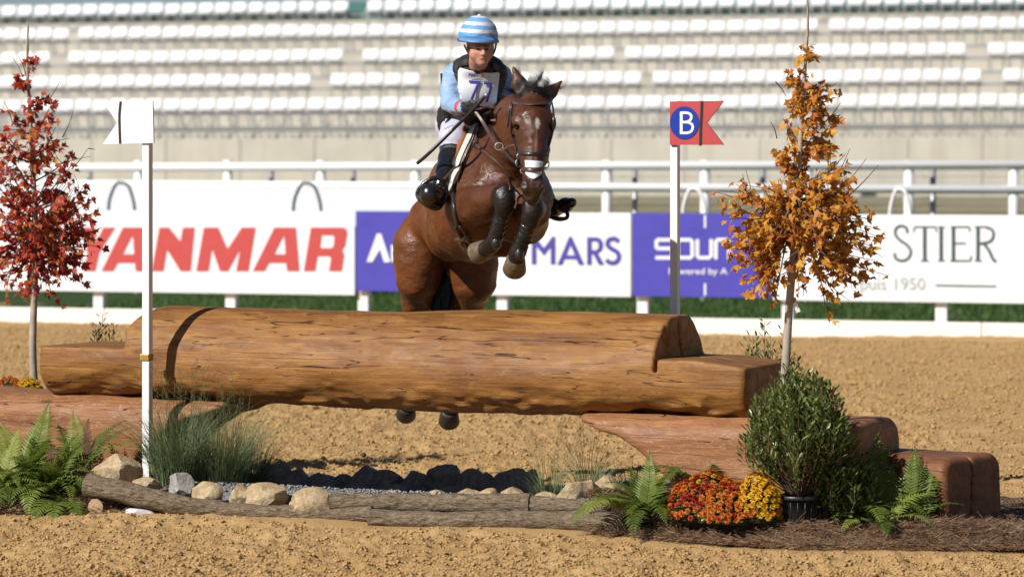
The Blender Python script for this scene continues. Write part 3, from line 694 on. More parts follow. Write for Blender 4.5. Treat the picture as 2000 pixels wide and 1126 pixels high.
# ------------------------------------------------------------------ carved logs of the jump
def field_mesh(func, lo, hi, cell):
    lo = np.asarray(lo, float); n = np.ceil((np.asarray(hi) - lo) / cell).astype(int) + 1
    g = np.stack(np.meshgrid(*[lo[i] + cell * np.arange(n[i]) for i in range(3)], indexing='ij'), -1).reshape(-1, 3)
    return surface_nets(func(g).reshape(n), lo, cell)
def rbox2(x, y, hx, hy, r):
    qx, qy = np.abs(x) - hx + r, np.abs(y) - hy + r
    return np.hypot(np.maximum(qx, 0), np.maximum(qy, 0)) + np.minimum(np.maximum(qx, qy), 0) - r
def smax(a, b, k): return -smin(-a, -b, k)
def wood_mat(name, dark, mid, light, pale, coat=.06, gouge=0.0, crack=1.0, flame=.0):
    t = NT(name); tilt = (0, R(-4), R(2))
    v = t.map((.9, 5, 6.5), tilt); g = t.noise(v, 2.2, 6, .62, .6); fine = t.noise(t.map((2.0, 60, 75), tilt), 1.2, 4, .7, .3); big = t.noise(t.map((1.3, 2, 2.6)), 1.6, 4, .6)
    col = t.ramp(t.math('ADD', t.math('MULTIPLY', g, .65), t.math('MULTIPLY', fine, .35)), [(.30, dark), (.44, mid), (.56, light), (.72, pale)])
    col = t.mix(t.ramp(big, [(.42, 0), (.68, .38)]), col, tuple(np.array(dark) * 1.25))
    gold = t.noise(t.map((2.2, 5, 6)), 2.2, 4, .65, .5); col = t.mix(t.ramp(gold, [(.56, 0), (.72, .38)]), col, tuple(np.array(pale) * [1.15, 1.12, .9]))
    blot = t.noise(t.map((5, 9, 9)), 3.0, 5, .7); col = t.mix(t.ramp(blot, [(.62, 0), (.70, .6)]), col, tuple(np.array(dark) * .35))
    # drying cracks running along the grain
    cv = t.map((.55, 8, 11), (0, R(-9), R(4))); ck = t.noise(cv, 1.9, 2, .45, .35)
    line = t.ramp(t.math('ABSOLUTE', t.math('SUBTRACT', ck, .5)), [(.0, 1), (.0075, 0)]); msk = t.ramp(t.noise(t.map((1.1, 4, 5)), 2.4, 3, .6), [(.47, 0), (.55, 1)])
    cr = t.math('MULTIPLY', t.math('MULTIPLY', line, msk), crack); col = t.mix(cr, col, (.022, .010, .005))
    if flame:
        fl = t.noise(t.map((1.8, 6, 9)), 1.6, 4, .55, 2.2); ln = t.ramp(t.math('ABSOLUTE', t.math('SUBTRACT', fl, .52)), [(.0, 1), (.018, 0)]); col = t.mix(t.math('MULTIPLY', ln, flame), col, (.62, .46, .36))
    h = t.math('SUBTRACT', t.math('ADD', t.math('MULTIPLY', fine, .25), t.math('MULTIPLY', g, .3)), t.math('MULTIPLY', cr, 1.2))
    n = t.bump(h, .8, .014); n = t.bump(t.noise(t.map((9, 14, 14)), 4, 4, .6), .25, .012, n)
    rough = t.ramp(t.noise(t.map((3, 6, 6)), 3, 4), [(.35, .50), (.7, .75)])
    return t.fin(col, rough, n, spec=.3, coat=coat, coat_rough=.4)
M_WOOD = wood_mat('stained_log', (.090, .033, .010), (.20, .082, .0195), (.295, .136, .034), (.40, .218, .062))
M_WOOD2 = wood_mat('stained_support', (.15, .056, .020), (.235, .096, .036), (.30, .138, .056), (.36, .185, .085), coat=.06, crack=1.0, flame=.3)
M_WOOD3 = wood_mat('stained_step', (.09, .033, .014), (.16, .062, .026), (.21, .088, .038), (.26, .12, .055), coat=.06, crack=.6)
def log_obj(name, func, lo, hi, cell, mat):
    v, f = field_mesh(func, lo, hi, cell); o = mesh_obj(name, v, f, mat, smooth=True); o.location = C0; o.rotation_euler = (0, 0, R(-27)); return o
def near(p, a, fn, band=.05):
    """add relief only close to the surface"""
    m = np.abs(a) < band
    if m.any(): a[m] = a[m] + fn(*p[m].T)
    return a
def main_log(p):
    s, y, z = p.T; t = -y
    w = 1 - .22 * (z - .75) / .3          # narrower towards the top
    zc = z - .815 - .007 * np.sin(s * 1.3 + .4)
    a = rbox2(t / np.maximum(w, .6), zc, .345, .254, .245)
    def relief(s, y, z):
        low = np.clip((.74 - z) / .15, 0, 1) * np.clip((-y - .05) / .1, 0, 1)
        r = .012 * fbm(np.stack([s * 1.1, y * 4, z * 4], 1), 4, 61) + .006 * vnoise(np.stack([s * 3, y * 9, z * 14], 1), 66)
        r = r + low * (.040 * np.clip(fbm(np.stack([s * 2.2, y * 6, z * 7], 1), 4, 71), 0, 1) - .010)     # axe-hewn hollows on the lower front
        return r + .012 * low * vnoise(np.stack([s * 14, y * 30, z * 34], 1), 73)
    a = near(p, a, relief)
    ends = np.maximum(s - 1.455 - .05 * t - .02 * (z - .7), -(s + 2.80))
    a = smax(a, ends, .045)
    a = np.maximum(a, -np.maximum(.975 - s + .012 * t, .862 - .03 * np.clip((s - 1.2) / .25, 0, 1) - z) * .9)      # right step
    slot = np.maximum(np.maximum(np.abs(t + .02 - (z - .86) * .28) - .007, .93 - s), z - 1.04); a = np.maximum(a, -np.maximum(slot, s - 1.1))        # split in the step's face
    a = np.maximum(a, -np.maximum(np.maximum(np.abs(s - .972) - .008, .79 - z), .16 - t))           # saw kerf
    return np.maximum(a, -np.maximum(s + 2.235 - .10 * np.clip((z - .95) / .11, 0, 1) ** 2, .845 - z) * .9)        # left step
main = log_obj('jump_log', main_log, (-2.92, -.48, .5), (1.62, .48, 1.16), .0115, M_WOOD)
tag(main, 'big stained brown log with stepped ends that the horse is jumping', 'log')
ZBX = np.array([.40, .48, .6, .7, .82, .9, 1.0, 1.08, 1.15, 1.2]); ZBZ = np.array([.56, .535, .488, .468, .40, .335, .25, .12, -.05, -.3])
def support(p, tipsign, tip, end, seed):
    s, y, z = p.T; t = -y; q = (s - tip) * tipsign + .44       # distance from the pointed tip
    a = rbox2(t * (1 - .06 * np.clip((.45 - z), -.3, .4)), z - .20, .33, .372, .13)
    a = near(p, a, lambda s, y, z: .011 * fbm(np.stack([s * 1.1, y * 4, z * 4], 1), 3, seed) + .006 * vnoise(np.stack([s * 4, y * 10, z * 12], 1), seed + 3))
    a = smax(a, (np.interp(q, ZBX, ZBZ) - z) * .72, .03); a = smax(a, .45 - q, .05)
    far = (s - end) if tipsign > 0 else (end - s)
    return smax(a, far, .06)
sup_r = log_obj('support_log', lambda p: support(p, 1, .50, 2.06, 81), (.40, -.5, -.1), (2.2, .5, .68), .0125, M_WOOD2)
tag(sup_r, 'reddish carved support log with a curved underside below the right end', 'log')
sup_l = log_obj('support_log', lambda p: support(p, -1, -1.58, -3.75, 91), (-3.9, -.5, -.1), (-1.48, .5, .68), .0125, M_WOOD2)
tag(sup_l, 'reddish carved support log behind the ferns under the left end', 'log')
def block(p):
    s, y, z = p.T; t = -y
    a = rbox2(t, z - .14, .265, .262, .09) + .006 * fbm(np.stack([s * 2, y * 4, z * 4], 1), 3, 95)
    a = smax(a, s + .03 * t + .05 * (z - .2), .045); a = smax(a, -.85 - s, .06)
    kerf = np.maximum(np.abs(t - .02 + .10 * (z - .3)) - .006, -.07 - s)         # drying split in the end face
    return np.maximum(a, -kerf)
blk = log_obj('step_log', block, (-.95, -.36, -.13), (.1, .36, .5), .0115, M_WOOD3); blk.location = (2.303, 16.955, 0); blk.rotation_euler = (0, 0, R(-38))
tag(blk, 'short dark brown step log with a split end at the far right', 'log')

# ------------------------------------------------------------------ flags and poles
M_BRASS = simple('brass_sleeve', (.42, .26, .06), .45, .2, 30, metal=.5)
M_STRAP = simple('black_elastic', (.012, .012, .013), .7, .2, 60)
M_FLAGR = simple('red_flag_board', (.47, .062, .060), .45, .06, 20)
M_FLAGB = simple('blue_disc', (.007, .036, .33), .4, .06, 20)
def flag(name, px, d, zbase, face, label, tail, plane_ang):
    root = empty(name, (P(px, 500, d)[0], d, zbase)); tag(root, label, 'flag')
    ztop = P(px, 197, d)[2]; A = P(px, 500, d); h = ztop - zbase; w = .054
    q = Matrix.Rotation(R(-24), 3, 'Z')
    MB().box((0, 0, h / 2), (w * .8, w * .8, h), q, .003).build('pole', M_WHITE, root)
    return root, A
lp_z = float(bedz(np.array([-2.0]), np.array([18.55]))[0]) - .03
FD1 = 18.48
fl1, A1 = flag('flag_post', 288, FD1, lp_z, None, 'white flag on a tall white pole in front of the left end of the log', -1, 0)
inv = Matrix.Translation(-fl1.location)
FLU = (math.cos(R(24)), -math.sin(R(24)), 0)
pf = Plane(P(288, 240, FD1) + .03 * np.array([-math.sin(R(24)), -math.cos(R(24)), 0]), FLU)
def adopt(o, root):
    """parent a mesh given in world coordinates"""
    o.data.transform(Matrix.Translation(-root.location)); o.parent = root; return o
adopt(flat_shape('flag_board', [[(203, 199), (299, 197), (301, 279), (202, 281.5), (229.5, 240)]], pf, M_WHITE, None, 0, .012), fl1)
adopt(ribbon('strap', [(polyline([(235.5, 198), (233, 225), (233.5, 255), (234.5, 281)], 16), 4.5)], pf, M_STRAP, None, .0085), fl1)
for xy in ((287, 203), (286, 275)): adopt(MB().lathe([(.0, 0), (.004, 0), (.003, .002), (0, .002)], 8, (0, 0, 0), False).build('screw', M_METAL), fl1).data.transform(Matrix.Translation(Vector(pf.hit(*xy, off=.0065)) - Vector((0, 0, 0))) @ Matrix.Rotation(R(90), 4, 'X'))
q = Matrix.Rotation(R(-24), 3, 'Z')
adopt(MB().box(P(286.5, 697, FD1), (.056, .056, .035), q, .003).build('sleeve', M_BRASS), fl1)
FD2 = 18.55
fl2, A2 = flag('flag_post', 1318.5, FD2, .02, None, 'red swallowtail flag with a blue B disc on a white pole', 1, 0)
pf2 = Plane(P(1318, 240, FD2) + .03 * np.array([-math.sin(R(24)), -math.cos(R(24)), 0]), FLU)
adopt(flat_shape('flag_board', [[(1309, 198), (1414, 197), (1381, 240), (1414, 283), (1309, 283)]], pf2, M_FLAGR, None, 0, .012), fl2)
disc = [(1338 + 28.5 * math.cos(a), 240 + 32 * math.sin(a)) for a in np.linspace(0, 2 * math.pi, 48, endpoint=False)]
adopt(flat_shape('disc', [disc], pf2, M_FLAGB, None, .008, .003), fl2)
adopt(ribbon('letter', [([(1330.5, 219), (1330.5, 261)], 5.5), (polyline([(1328, 220.5), (1342, 220.5), (1349.5, 225), (1349, 233), (1342, 238), (1330, 238.5)], 30), 5), (polyline([(1330, 238.5), (1344, 239), (1352, 244), (1352, 253), (1345, 259), (1328, 259.5)], 30), 5)], pf2, M_WHITE, None, .0105), fl2)
adopt(ribbon('strap', [(polyline([(1371, 197.5), (1370, 225), (1368.5, 255), (1368, 285)], 16), 5)], pf2, M_STRAP, None, .0085), fl2)

# ------------------------------------------------------------------ rocks
def rock_mat(name, a, b, c):
    t = NT(name); v = t.map(); n1 = t.noise(v, 6, 5, .65); n2 = t.noise(v, 45, 5, .7)
    col = t.ramp(n1, [(.3, a), (.5, b), (.7, c)]); col = t.mix(t.ramp(n2, [(.35, .5), (.55, 0)]), col, tuple(np.array(a) * .6))
    return t.fin(col, .9, t.bump(t.math('ADD', n2, t.math('MULTIPLY', n1, 1.5)), .7, .012), spec=.2)
M_ROCKT = rock_mat('tan_sandstone', (.34, .24, .13), (.47, .35, .21), (.56, .45, .30))
M_ROCKG = rock_mat('grey_stone', (.22, .205, .19), (.36, .34, .31), (.46, .44, .41))
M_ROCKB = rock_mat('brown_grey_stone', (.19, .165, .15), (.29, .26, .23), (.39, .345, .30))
def rock(px0, px1, py0, py1, d, mat, seed, label, depth=.8, group=None, cuts=16):
    r = np.random.default_rng(seed); bm = bmesh.new(); bmesh.ops.create_icosphere(bm, subdivisions=4, radius=1)
    v = np.array([q.co[:] for q in bm.verts]); f = [[q.index for q in p_.verts] for p_ in bm.faces]; bm.free()
    for _ in range(cuts):
        n = _n(r.normal(size=3) * [1, 1, .9]); h = r.uniform(.56, .86); e = v @ n - h; v = v - np.maximum(e, 0)[:, None] * n * .96
    v *= (1 + .08 * fbm(v * 1.8 + seed, 3, seed))[:, None] * (1 + .025 * fbm(v * 9 + seed, 3, seed + 5))[:, None]
    v = v - (v.max(0) + v.min(0)) / 2; v /= (v.max(0) - v.min(0)) / 2
    c = P((px0 + px1) / 2, (py0 + py1) / 2, d); hw = (px1 - px0) / 2 * d / F; hh = (py1 - py0) / 2 * d / F
    o = mesh_obj('rock', v * [hw, hw * depth, hh + .02], f, mat); o.location = Vector(c - [0, 0, .02]); smooth_by_angle(o, 28)
    return tag(o, label, 'rock', group)
FR = [(174, 281, 884, 944, 18.22, M_ROCKT, 'large pale pointed sandstone rock at the foot of the white flag pole'),
      (252, 318, 930, 957, 18.12, M_ROCKT, 'flat tan rock beside the base of the white flag pole'),
      (329, 381, 921, 967, 18.02, M_ROCKG, 'upright grey rock in front of the tall grass clump'),
      (374, 438, 939, 979, 17.96, M_ROCKT, 'tan wedge rock right of the upright grey rock'),
      (447, 490, 942, 980, 17.9, M_ROCKT, 'small squarish tan rock between two larger front rocks'),
      (480, 564, 941, 986, 17.83, M_ROCKT, 'blocky pale tan rock at the right foot of the tall grass'),
      (562, 652, 950, 999, 17.70, M_ROCKT, 'broad tan rock touching the end of the upper bark branch'),
      (742, 786, 956, 978, 17.75, M_ROCKT, 'low tan stone peeking over the upper branch, nearest the broad rock'),
      (826, 874, 955, 979, 17.7, M_ROCKT, 'low tan stone above the middle of the upper branch'),
      (868, 940, 953, 980, 17.65, M_ROCKT, 'long flat tan stone behind the upper branch'),
      (930, 985, 952, 980, 17.6, M_ROCKT, 'rounded tan stone above the right part of the upper branch'),
      (978, 1026, 950, 976, 17.6, M_ROCKT, 'small tan stone near the right end of the upper branch'),
      (1028, 1094, 958, 984, 17.5, M_ROCKT, 'flat tan rock left of the two right boulders'),
      (1086, 1168, 936, 984, 17.42, M_ROCKT, 'angular tan boulder in front of the thin grass tuft'),
      (1156, 1228, 925, 982, 17.5, M_ROCKT, 'big rounded tan boulder below the tip of the right support log')]
for i, (a, b, c, d_, dd, m, lab) in enumerate(FR): rock(a, b, c, d_, dd, m, 100 + i * 3, lab)
BR = [(508, 570, 902, 'leftmost'), (552, 606, 914, 'second from left'), (594, 664, 922, 'third from left'), (648, 694, 924, 'fourth from left'), (684, 752, 907, 'fifth from left, pointed'),
      (712, 790, 915, 'sixth from left, blocky'), (782, 842, 918, 'seventh from left'), (832, 908, 905, 'eighth from left, tallest'), (888, 952, 913, 'ninth from left'), (934, 974, 920, 'tenth from left, small'),
      (960, 1032, 914, 'eleventh from left'), (1018, 1066, 914, 'rightmost, behind the grass tuft')]
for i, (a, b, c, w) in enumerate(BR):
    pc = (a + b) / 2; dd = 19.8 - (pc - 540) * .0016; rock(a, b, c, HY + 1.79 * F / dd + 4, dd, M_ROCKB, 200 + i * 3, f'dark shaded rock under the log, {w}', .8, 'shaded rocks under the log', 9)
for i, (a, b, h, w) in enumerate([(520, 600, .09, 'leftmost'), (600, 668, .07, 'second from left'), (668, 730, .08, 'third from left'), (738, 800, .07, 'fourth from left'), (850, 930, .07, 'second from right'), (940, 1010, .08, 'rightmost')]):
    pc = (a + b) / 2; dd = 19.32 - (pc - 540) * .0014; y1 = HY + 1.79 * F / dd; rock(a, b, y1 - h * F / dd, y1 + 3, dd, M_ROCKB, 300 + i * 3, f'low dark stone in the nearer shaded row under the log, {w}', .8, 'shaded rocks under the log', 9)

# ------------------------------------------------------------------ bark branches edging the bed
def bark_mat():
    t = NT('grey_bark'); v = t.map((9, 26, 26)); a = t.noise(v, 3, 6, .75, .6); ck = t.voro(t.map((16, 60, 60)), 1.6)
    col = t.ramp(a, [(.30, (.05, .034, .021)), (.46, (.17, .125, .082)), (.62, (.30, .235, .165)), (.75, (.38, .31, .23))])
    return t.fin(col, .95, t.bump(t.math('SUBTRACT', t.math('MULTIPLY', a, 1.4), t.math('MULTIPLY', ck, .7)), .9, .012), spec=.15)
M_BARK = bark_mat(); M_CUT = simple('cut_wood', (.34, .23, .13), .85, .2, 25)
def bark_log(pts, r, label, seed, parent=None):
    c = polyline(pts, 110); L = np.linalg.norm(c[-1] - c[0]); ax = _n(c[-1] - c[0]); n = 28; m = len(c)
    up = np.array([0, 0, 1.0]); side = _n(np.cross(ax, up)); up = np.cross(side, ax); a = np.arange(n) / n * 2 * np.pi; O = c.mean(0)
    rad = np.interp(np.linspace(0, 1, m), [0, .5, 1], [r[0], (r[0] + r[1]) / 2, r[1]])
    loc = np.stack([np.stack([np.full(n, (c[i] - O).dot(ax)), (c[i] - O).dot(side) + rad[i] * np.cos(a), (c[i] - O).dot(up) + rad[i] * np.sin(a)], 1) for i in range(m)])
    flat = loc.reshape(-1, 3); cen = np.repeat(np.stack([(c - O) @ ax, (c - O) @ side, (c - O) @ up], 1), n, 0); dr = flat - cen; dr /= np.linalg.norm(dr, axis=1)[:, None]
    nz = .17 * fbm(np.stack([flat[:, 0] * 4, flat[:, 1] * 14, flat[:, 2] * 14], 1) + seed, 3, seed) + .12 * vnoise(np.stack([flat[:, 0] * 16, dr[:, 1] * 7, dr[:, 2] * 7], 1) + seed, seed + 9)
    flat = flat + dr * (nz * np.repeat(rad, n))[:, None]
    f = [[i * n + j, i * n + (j + 1) % n, (i + 1) * n + (j + 1) % n, (i + 1) * n + j] for i in range(m - 1) for j in range(n)]
    o = mesh_obj('bark_branch', flat, f, M_BARK, smooth=True); M = Matrix.Identity(4)
    for k, vec in enumerate((ax, side, up)):
        for j in range(3): M[j][k] = vec[j]
    for j in range(3): M[j][3] = O[j]
    o.matrix_world = M; tag(o, label, 'branch')
    for end, nm in ((0, 'cut_end'), (m - 1, 'cut_end')):
        ring = flat[end * n:(end + 1) * n]; cc = ring.mean(0); sgn = -1 if end == 0 else 1; v = np.vstack([ring, cc + [sgn * .006, 0, 0]])
        mesh_obj(nm, v, [[j, (j + 1) % n, n] if sgn > 0 else [(j + 1) % n, j, n] for j in range(n)], M_CUT, o)
    return o
bark_log([P(168, 948, 18.05), P(250, 964, 17.98), P(340, 984, 17.9), P(432, 994, 17.85)], (.062, .045), 'thick bark branch sloping down from the ferns on the left', 11)
bark_log([P(186, 990, 17.98), P(215, 988, 18.15)], (.042, .04), 'short sawn stub of branch under the sloping left branch', 13)
bark_log([P(428, 994, 17.82), P(520, 1001, 17.72), P(640, 1004, 17.62), P(728, 1002, 17.52)], (.040, .042), 'lower bark branch left of centre with a broken end', 17)
bark_log([P(648, 980, 17.62), P(760, 982, 17.55), P(900, 984, 17.42), P(1036, 985, 17.3)], (.050, .050), 'long upper bark branch lying level in the middle', 19)
bark_log([P(1030, 986, 17.32), P(1100, 990, 17.22), P(1190, 996, 17.12)], (.048, .040), 'dark upper bark branch leading to the right ferns', 23)
bark_log([P(722, 1012, 17.46), P(880, 1016, 17.32), P(1060, 1016, 17.18), P(1222, 1018, 17.02)], (.044, .052), 'lower bark branch right of centre with peeled patch', 29)
wc = rock(244, 304, 990, 1003, 17.95, simple('liner_plastic', (.62, .62, .63), .5, .15, 30), 411, 'scrap of white liner sticking out beneath the sloping left branch', .5)
wc.name = 'plastic_liner'; wc['category'] = 'liner'
# clods thrown up behind the log, the log's shadow put into their dark colour
cp = np.array([P(x, y, 19.9) for x, y in [(712, 888), (700, 868), (728, 862), (735, 872), (722, 877), (742, 893), (750, 898), (760, 905), (770, 901), (782, 876), (790, 882), (795, 897), (780, 903), (765, 889), (745, 880), (732, 898), (755, 912), (774, 913), (718, 903), (802, 905), (728, 850), (760, 860)]])
v, f = blob_batch(cp, np.array([.024] + [.009, .012, .010, .008, .010, .013, .009, .012, .010, .008, .011, .013, .007, .006, .011, .010, .010, .007, .008, .006, .005]), 77, 1.0)
tag(mesh_obj('thrown_clods', v, f, simple('shade_toned_clods', (.07, .05, .035), .95, .2, 60)), 'dark clods of sand kicked up in the air under the log', 'sand', kind='stuff')
# ------------------------------------------------------------------ leaf materials
ORANGE = [(.06, (.22, .065, .03)), (.22, (.44, .135, .022)), (.42, (.58, .23, .026)), (.62, (.70, .37, .04)), (.78, (.56, .28, .055)), (.95, (.38, .19, .09))]
CRIMSON = [(.06, (.14, .02, .026)), (.25, (.32, .032, .034)), (.45, (.50, .055, .04)), (.65, (.58, .12, .035)), (.84, (.56, .22, .04)), (.97, (.40, .22, .16))]
M_TRUNK = simple('pale_grey_bark', (.36, .31, .25), .85, .25, 18, .4, .004)
M_TWIG = simple('brown_twig', (.13, .075, .05), .8, .2, 30)
LEAF = [(0, 0), (.10, .06), (.22, -.02), (.40, .03), (.30, .16), (.36, .24), (.58, .38), (.40, .42), (.36, .52), (.22, .50), (.20, .68), (.10, .78), (0, 1.0)]
def maple_mesh(name, curl, seed):
    r = np.random.default_rng(seed); h = np.array(LEAF); out = np.vstack([h, (h * [-1, 1])[-2:0:-1]]); out = out + r.normal(0, .018, out.shape); c = np.array([[0, .36]])
    v2 = np.vstack([out, c]); x, y = v2.T; z = -curl * (x * x * 1.1 + .35 * (y - .3) ** 2) + .12 * np.sin(7 * x + seed) * np.abs(x); v = np.stack([x, y, z], 1)
    n = len(out); f = [[i, (i + 1) % n, n] for i in range(n)]
    return v, f
def rot_from(dirv, up, spin=0.0):
    y = _n(dirv); z = np.asarray(up, float) - y * np.dot(up, y); z = _n(z); x = np.cross(y, z); M = np.stack([x, y, z], 1)
    c, s = math.cos(spin), math.sin(spin); return M @ np.array([[c, 0, s], [0, 1, 0], [-s, 0, c]])
def make_tree(name, label, trunk_px, d, prof, nbr, nleaf, stops, seed, size, tip_px, twigs=(), base=0.0):
    r = np.random.default_rng(seed); tr = polyline([P(x, y, d) for x, y in trunk_px], 60); root_loc = (tr[0][0], d, base)
    root = empty(name, root_loc); off = np.array(root_loc); tag(root, label, 'tree')
    z0, z1 = tr[0][2], tr[-1][2]
    rad = np.interp(np.linspace(0, 1, len(tr)), [0, .35, .6, 1], [.024, .019, .012, .003]); rad = rad * (1 + .12 * np.sin(np.arange(len(tr)) * 1.9) * (np.arange(len(tr)) % 5 == 0))
    MB().tube(tr - off, rad, 12).build('trunk', M_TRUNK, root, smooth=True)
    py_, pc_, pr_ = np.array(prof, float).T; o = np.argsort(py_); py_, pc_, pr_ = py_[o], pc_[o], pr_[o]
    zl = CAMH - (py_ - HY) * d / F
    def env(z): yy = HY + (CAMH - z) * F / d; return np.interp(yy, py_, pr_) * d / F, (np.interp(yy, py_, pc_) - 1000) * d / F
    def axis(z): return np.array([np.interp(z, tr[:, 2], tr[:, 0]), np.interp(z, tr[:, 2], tr[:, 1]), z])
    ztop, zbot = CAMH - (py_.min() - HY) * d / F, CAMH - (py_.max() - HY) * d / F
    crown = empty('crown'); crown.parent = root
    cdf = np.cumsum([env(z)[0] ** 1.4 + .004 for z in np.linspace(zbot, ztop, 60)]); cdf = (cdf - cdf[0]) / (cdf[-1] - cdf[0])
    tw = MB(); sites = []
    for i in range(nbr):
        u = np.interp((i + r.random()) / nbr, cdf, np.linspace(0, 1, 60)); ze = zbot + (ztop - zbot) * u; er, ec = env(ze); az = i * 2.39996 + r.normal(0, .35)
        reach = er * r.uniform(.55, .90); end = np.array([ec + reach * math.cos(az), d + reach * math.sin(az), ze + r.normal(0, .02)])
        zs = max(z0 + .30 * (z1 - z0) * 0 + (P(0, trunk_px[0][1], d)[2]) * 0 + zbot + .03, ze - reach * r.uniform(.6, 1.2)); st = axis(min(zs, ztop)); mid = (st + end) / 2 + np.array([0, 0, -.12 * reach]) + r.normal(0, .012, 3)
        c = polyline([st, mid, end], 14); tw.tube(c - off, np.linspace(.0065, .0016, len(c)), 5)
        for k in range(3):
            s_ = c[int(len(c) * r.uniform(.35, .85))]; e_ = s_ + (end - st) * r.uniform(.14, .30) + r.normal(0, .03 + .14 * reach, 3) * [1, 1, .6]; cc = polyline([s_, (s_ + e_) / 2 + r.normal(0, .008, 3), e_], 8); tw.tube(cc - off, np.linspace(.003, .0011, len(cc)), 4)
            for t in np.linspace(.25, 1, 4): sites.append((cc[min(int(t * (len(cc) - 1)), len(cc) - 1)], cc[-1] - cc[0]))
        for t in np.linspace(.32, 1, 6): sites.append((c[min(int(t * (len(c) - 1)), len(c) - 1)], end - st))
    for (a, b) in twigs:
        A, B = P(*a, d + r.uniform(-.05, .05)), P(*b, d + r.uniform(-.1, .1)); tw.tube(polyline([A, (A + B) / 2 + [.006, 0, 0], B], 8) - off, np.linspace(.0035, .0014, 8), 5)
    for z in np.linspace(ztop - .25 * (ztop - zbot), ztop - .02, 14): sites.append((axis(z), np.array([r.normal(), r.normal(), .4])))
    tag(tw.build('branches', M_TWIG, root, smooth=True), kind='stuff')
    variants = [maple_mesh('leaf', cu, 10 + j) for j, cu in enumerate((.4, .9, 1.4, 2.0, -.6, 1.1))]
    variants = [(v * [sx_, 1, 1], f) for (v, f), sx_ in zip(variants, (1.0, .85, .7, .6, .9, .75))]
    m1 = leaf_mat(name + '_leaf', stops, single=True); m2 = leaf_mat(name + '_leaf_mass', stops)
    leaves = []
    for q in range(nleaf):
        p_, dv = sites[int(r.integers(len(sites)))]; er, ec = env(p_[2]); p_ = p_ + r.normal(0, .014, 3)
        o_ = np.array([p_[0] - ec, p_[1] - d, 0]); o_ = _n(o_ + r.normal(0, .05, 3)); dr = _n(o_ * r.uniform(.2, 1) + np.array([0, 0, r.uniform(-1.1, .15)]) + r.normal(0, .35, 3))
        up = _n(np.array([-.55, -.55, .5]) + r.normal(0, .5, 3)); sz = size * r.uniform(.62, 1.15); leaves.append((p_ - off, rot_from(dr, up, r.normal(0, .4)), sz, int(r.integers(6))))
    leaves.sort(key=lambda l: l[0][1] - 0.35 * l[2] / size)          # nearest the viewer first
    one = [mesh_obj('leaf', np.array(v), f, m1) for v, f in variants]; me = [o_.data for o_ in one]
    for o_ in one: bpy.data.objects.remove(o_)
    for p_, M, sz, k in leaves[:300]:
        lo = bpy.data.objects.new('leaf', me[k]); COL.objects.link(lo); lo.parent = crown
        M4 = Matrix.Identity(4)
        for i in range(3):
            for j in range(3): M4[i][j] = M[i][j] * sz
            M4[i][3] = p_[i]
        lo.matrix_local = M4
    vv = []; ff = []; n0 = 0
    for p_, M, sz, k in leaves[300:]:
        v, f = variants[k]; vv.append(v * sz @ M.T + p_); ff.append(np.array(f) + n0); n0 += len(v)
    if vv: tag(mesh_obj('leaf_mass', np.concatenate(vv), np.concatenate(ff), m2, crown), kind='stuff')
    return root
gold = make_tree('maple_tree', 'young maple with orange and golden leaves in front of the right log end', [(1527, 850), (1533, 740), (1540, 620), (1552, 460), (1562, 300), (1571, 150), (1577, 60), (1577, -30)], 16.75,
    [(85, 1570, 12), (120, 1572, 34), (160, 1578, 55), (200, 1580, 60), (250, 1575, 62), (290, 1565, 70), (330, 1570, 88), (365, 1572, 150), (400, 1572, 172), (440, 1575, 176), (480, 1572, 174), (520, 1568, 160), (555, 1562, 122), (590, 1560, 70), (608, 1572, 40)],
    100, 2100, ORANGE, 4, .053, None, [((1577, 90), (1577, 0)), ((1615, 380), (1660, 290)), ((1640, 370), (1692, 310)), ((1655, 385), (1716, 322)), ((1600, 350), (1652, 300)), ((1470, 400), (1456, 330)), ((1430, 385), (1398, 375)), ((1610, 240), (1642, 200)), ((1515, 160), (1536, 190)), ((1620, 170), (1634, 162)), ((1517, 270), (1505, 238))], base=.10)
tagm = MB().box(P(1556, 600, 16.70) - np.array(gold.location), (.022, .002, .05), Matrix.Rotation(R(-20), 3, 'Y')).build('plant_tag', M_WHITE, gold)
red = make_tree('maple_tree', 'young maple with crimson leaves at the left edge', [(70, 800), (64, 690), (66, 600), (70, 480), (66, 360), (60, 240), (54, 150), (53, 90), (55, 40)], 20.0,
    [(112, 60, 10), (150, 62, 25), (200, 60, 50), (240, 55, 68), (280, 50, 85), (320, 60, 100), (360, 70, 125), (400, 82, 132), (440, 85, 132), (480, 80, 125), (520, 75, 118), (560, 70, 95), (600, 62, 40)],
    95, 1650, CRIMSON, 9, .054, None, [((54, 120), (55, 38)), ((44, 150), (24, 112)), ((62, 140), (88, 102)), ((92, 200), (120, 152)), ((122, 268), (144, 215)), ((24, 240), (8, 198)), ((50, 145), (36, 110)), ((140, 330), (172, 290)), ((172, 290), (186, 292))], base=0.0)

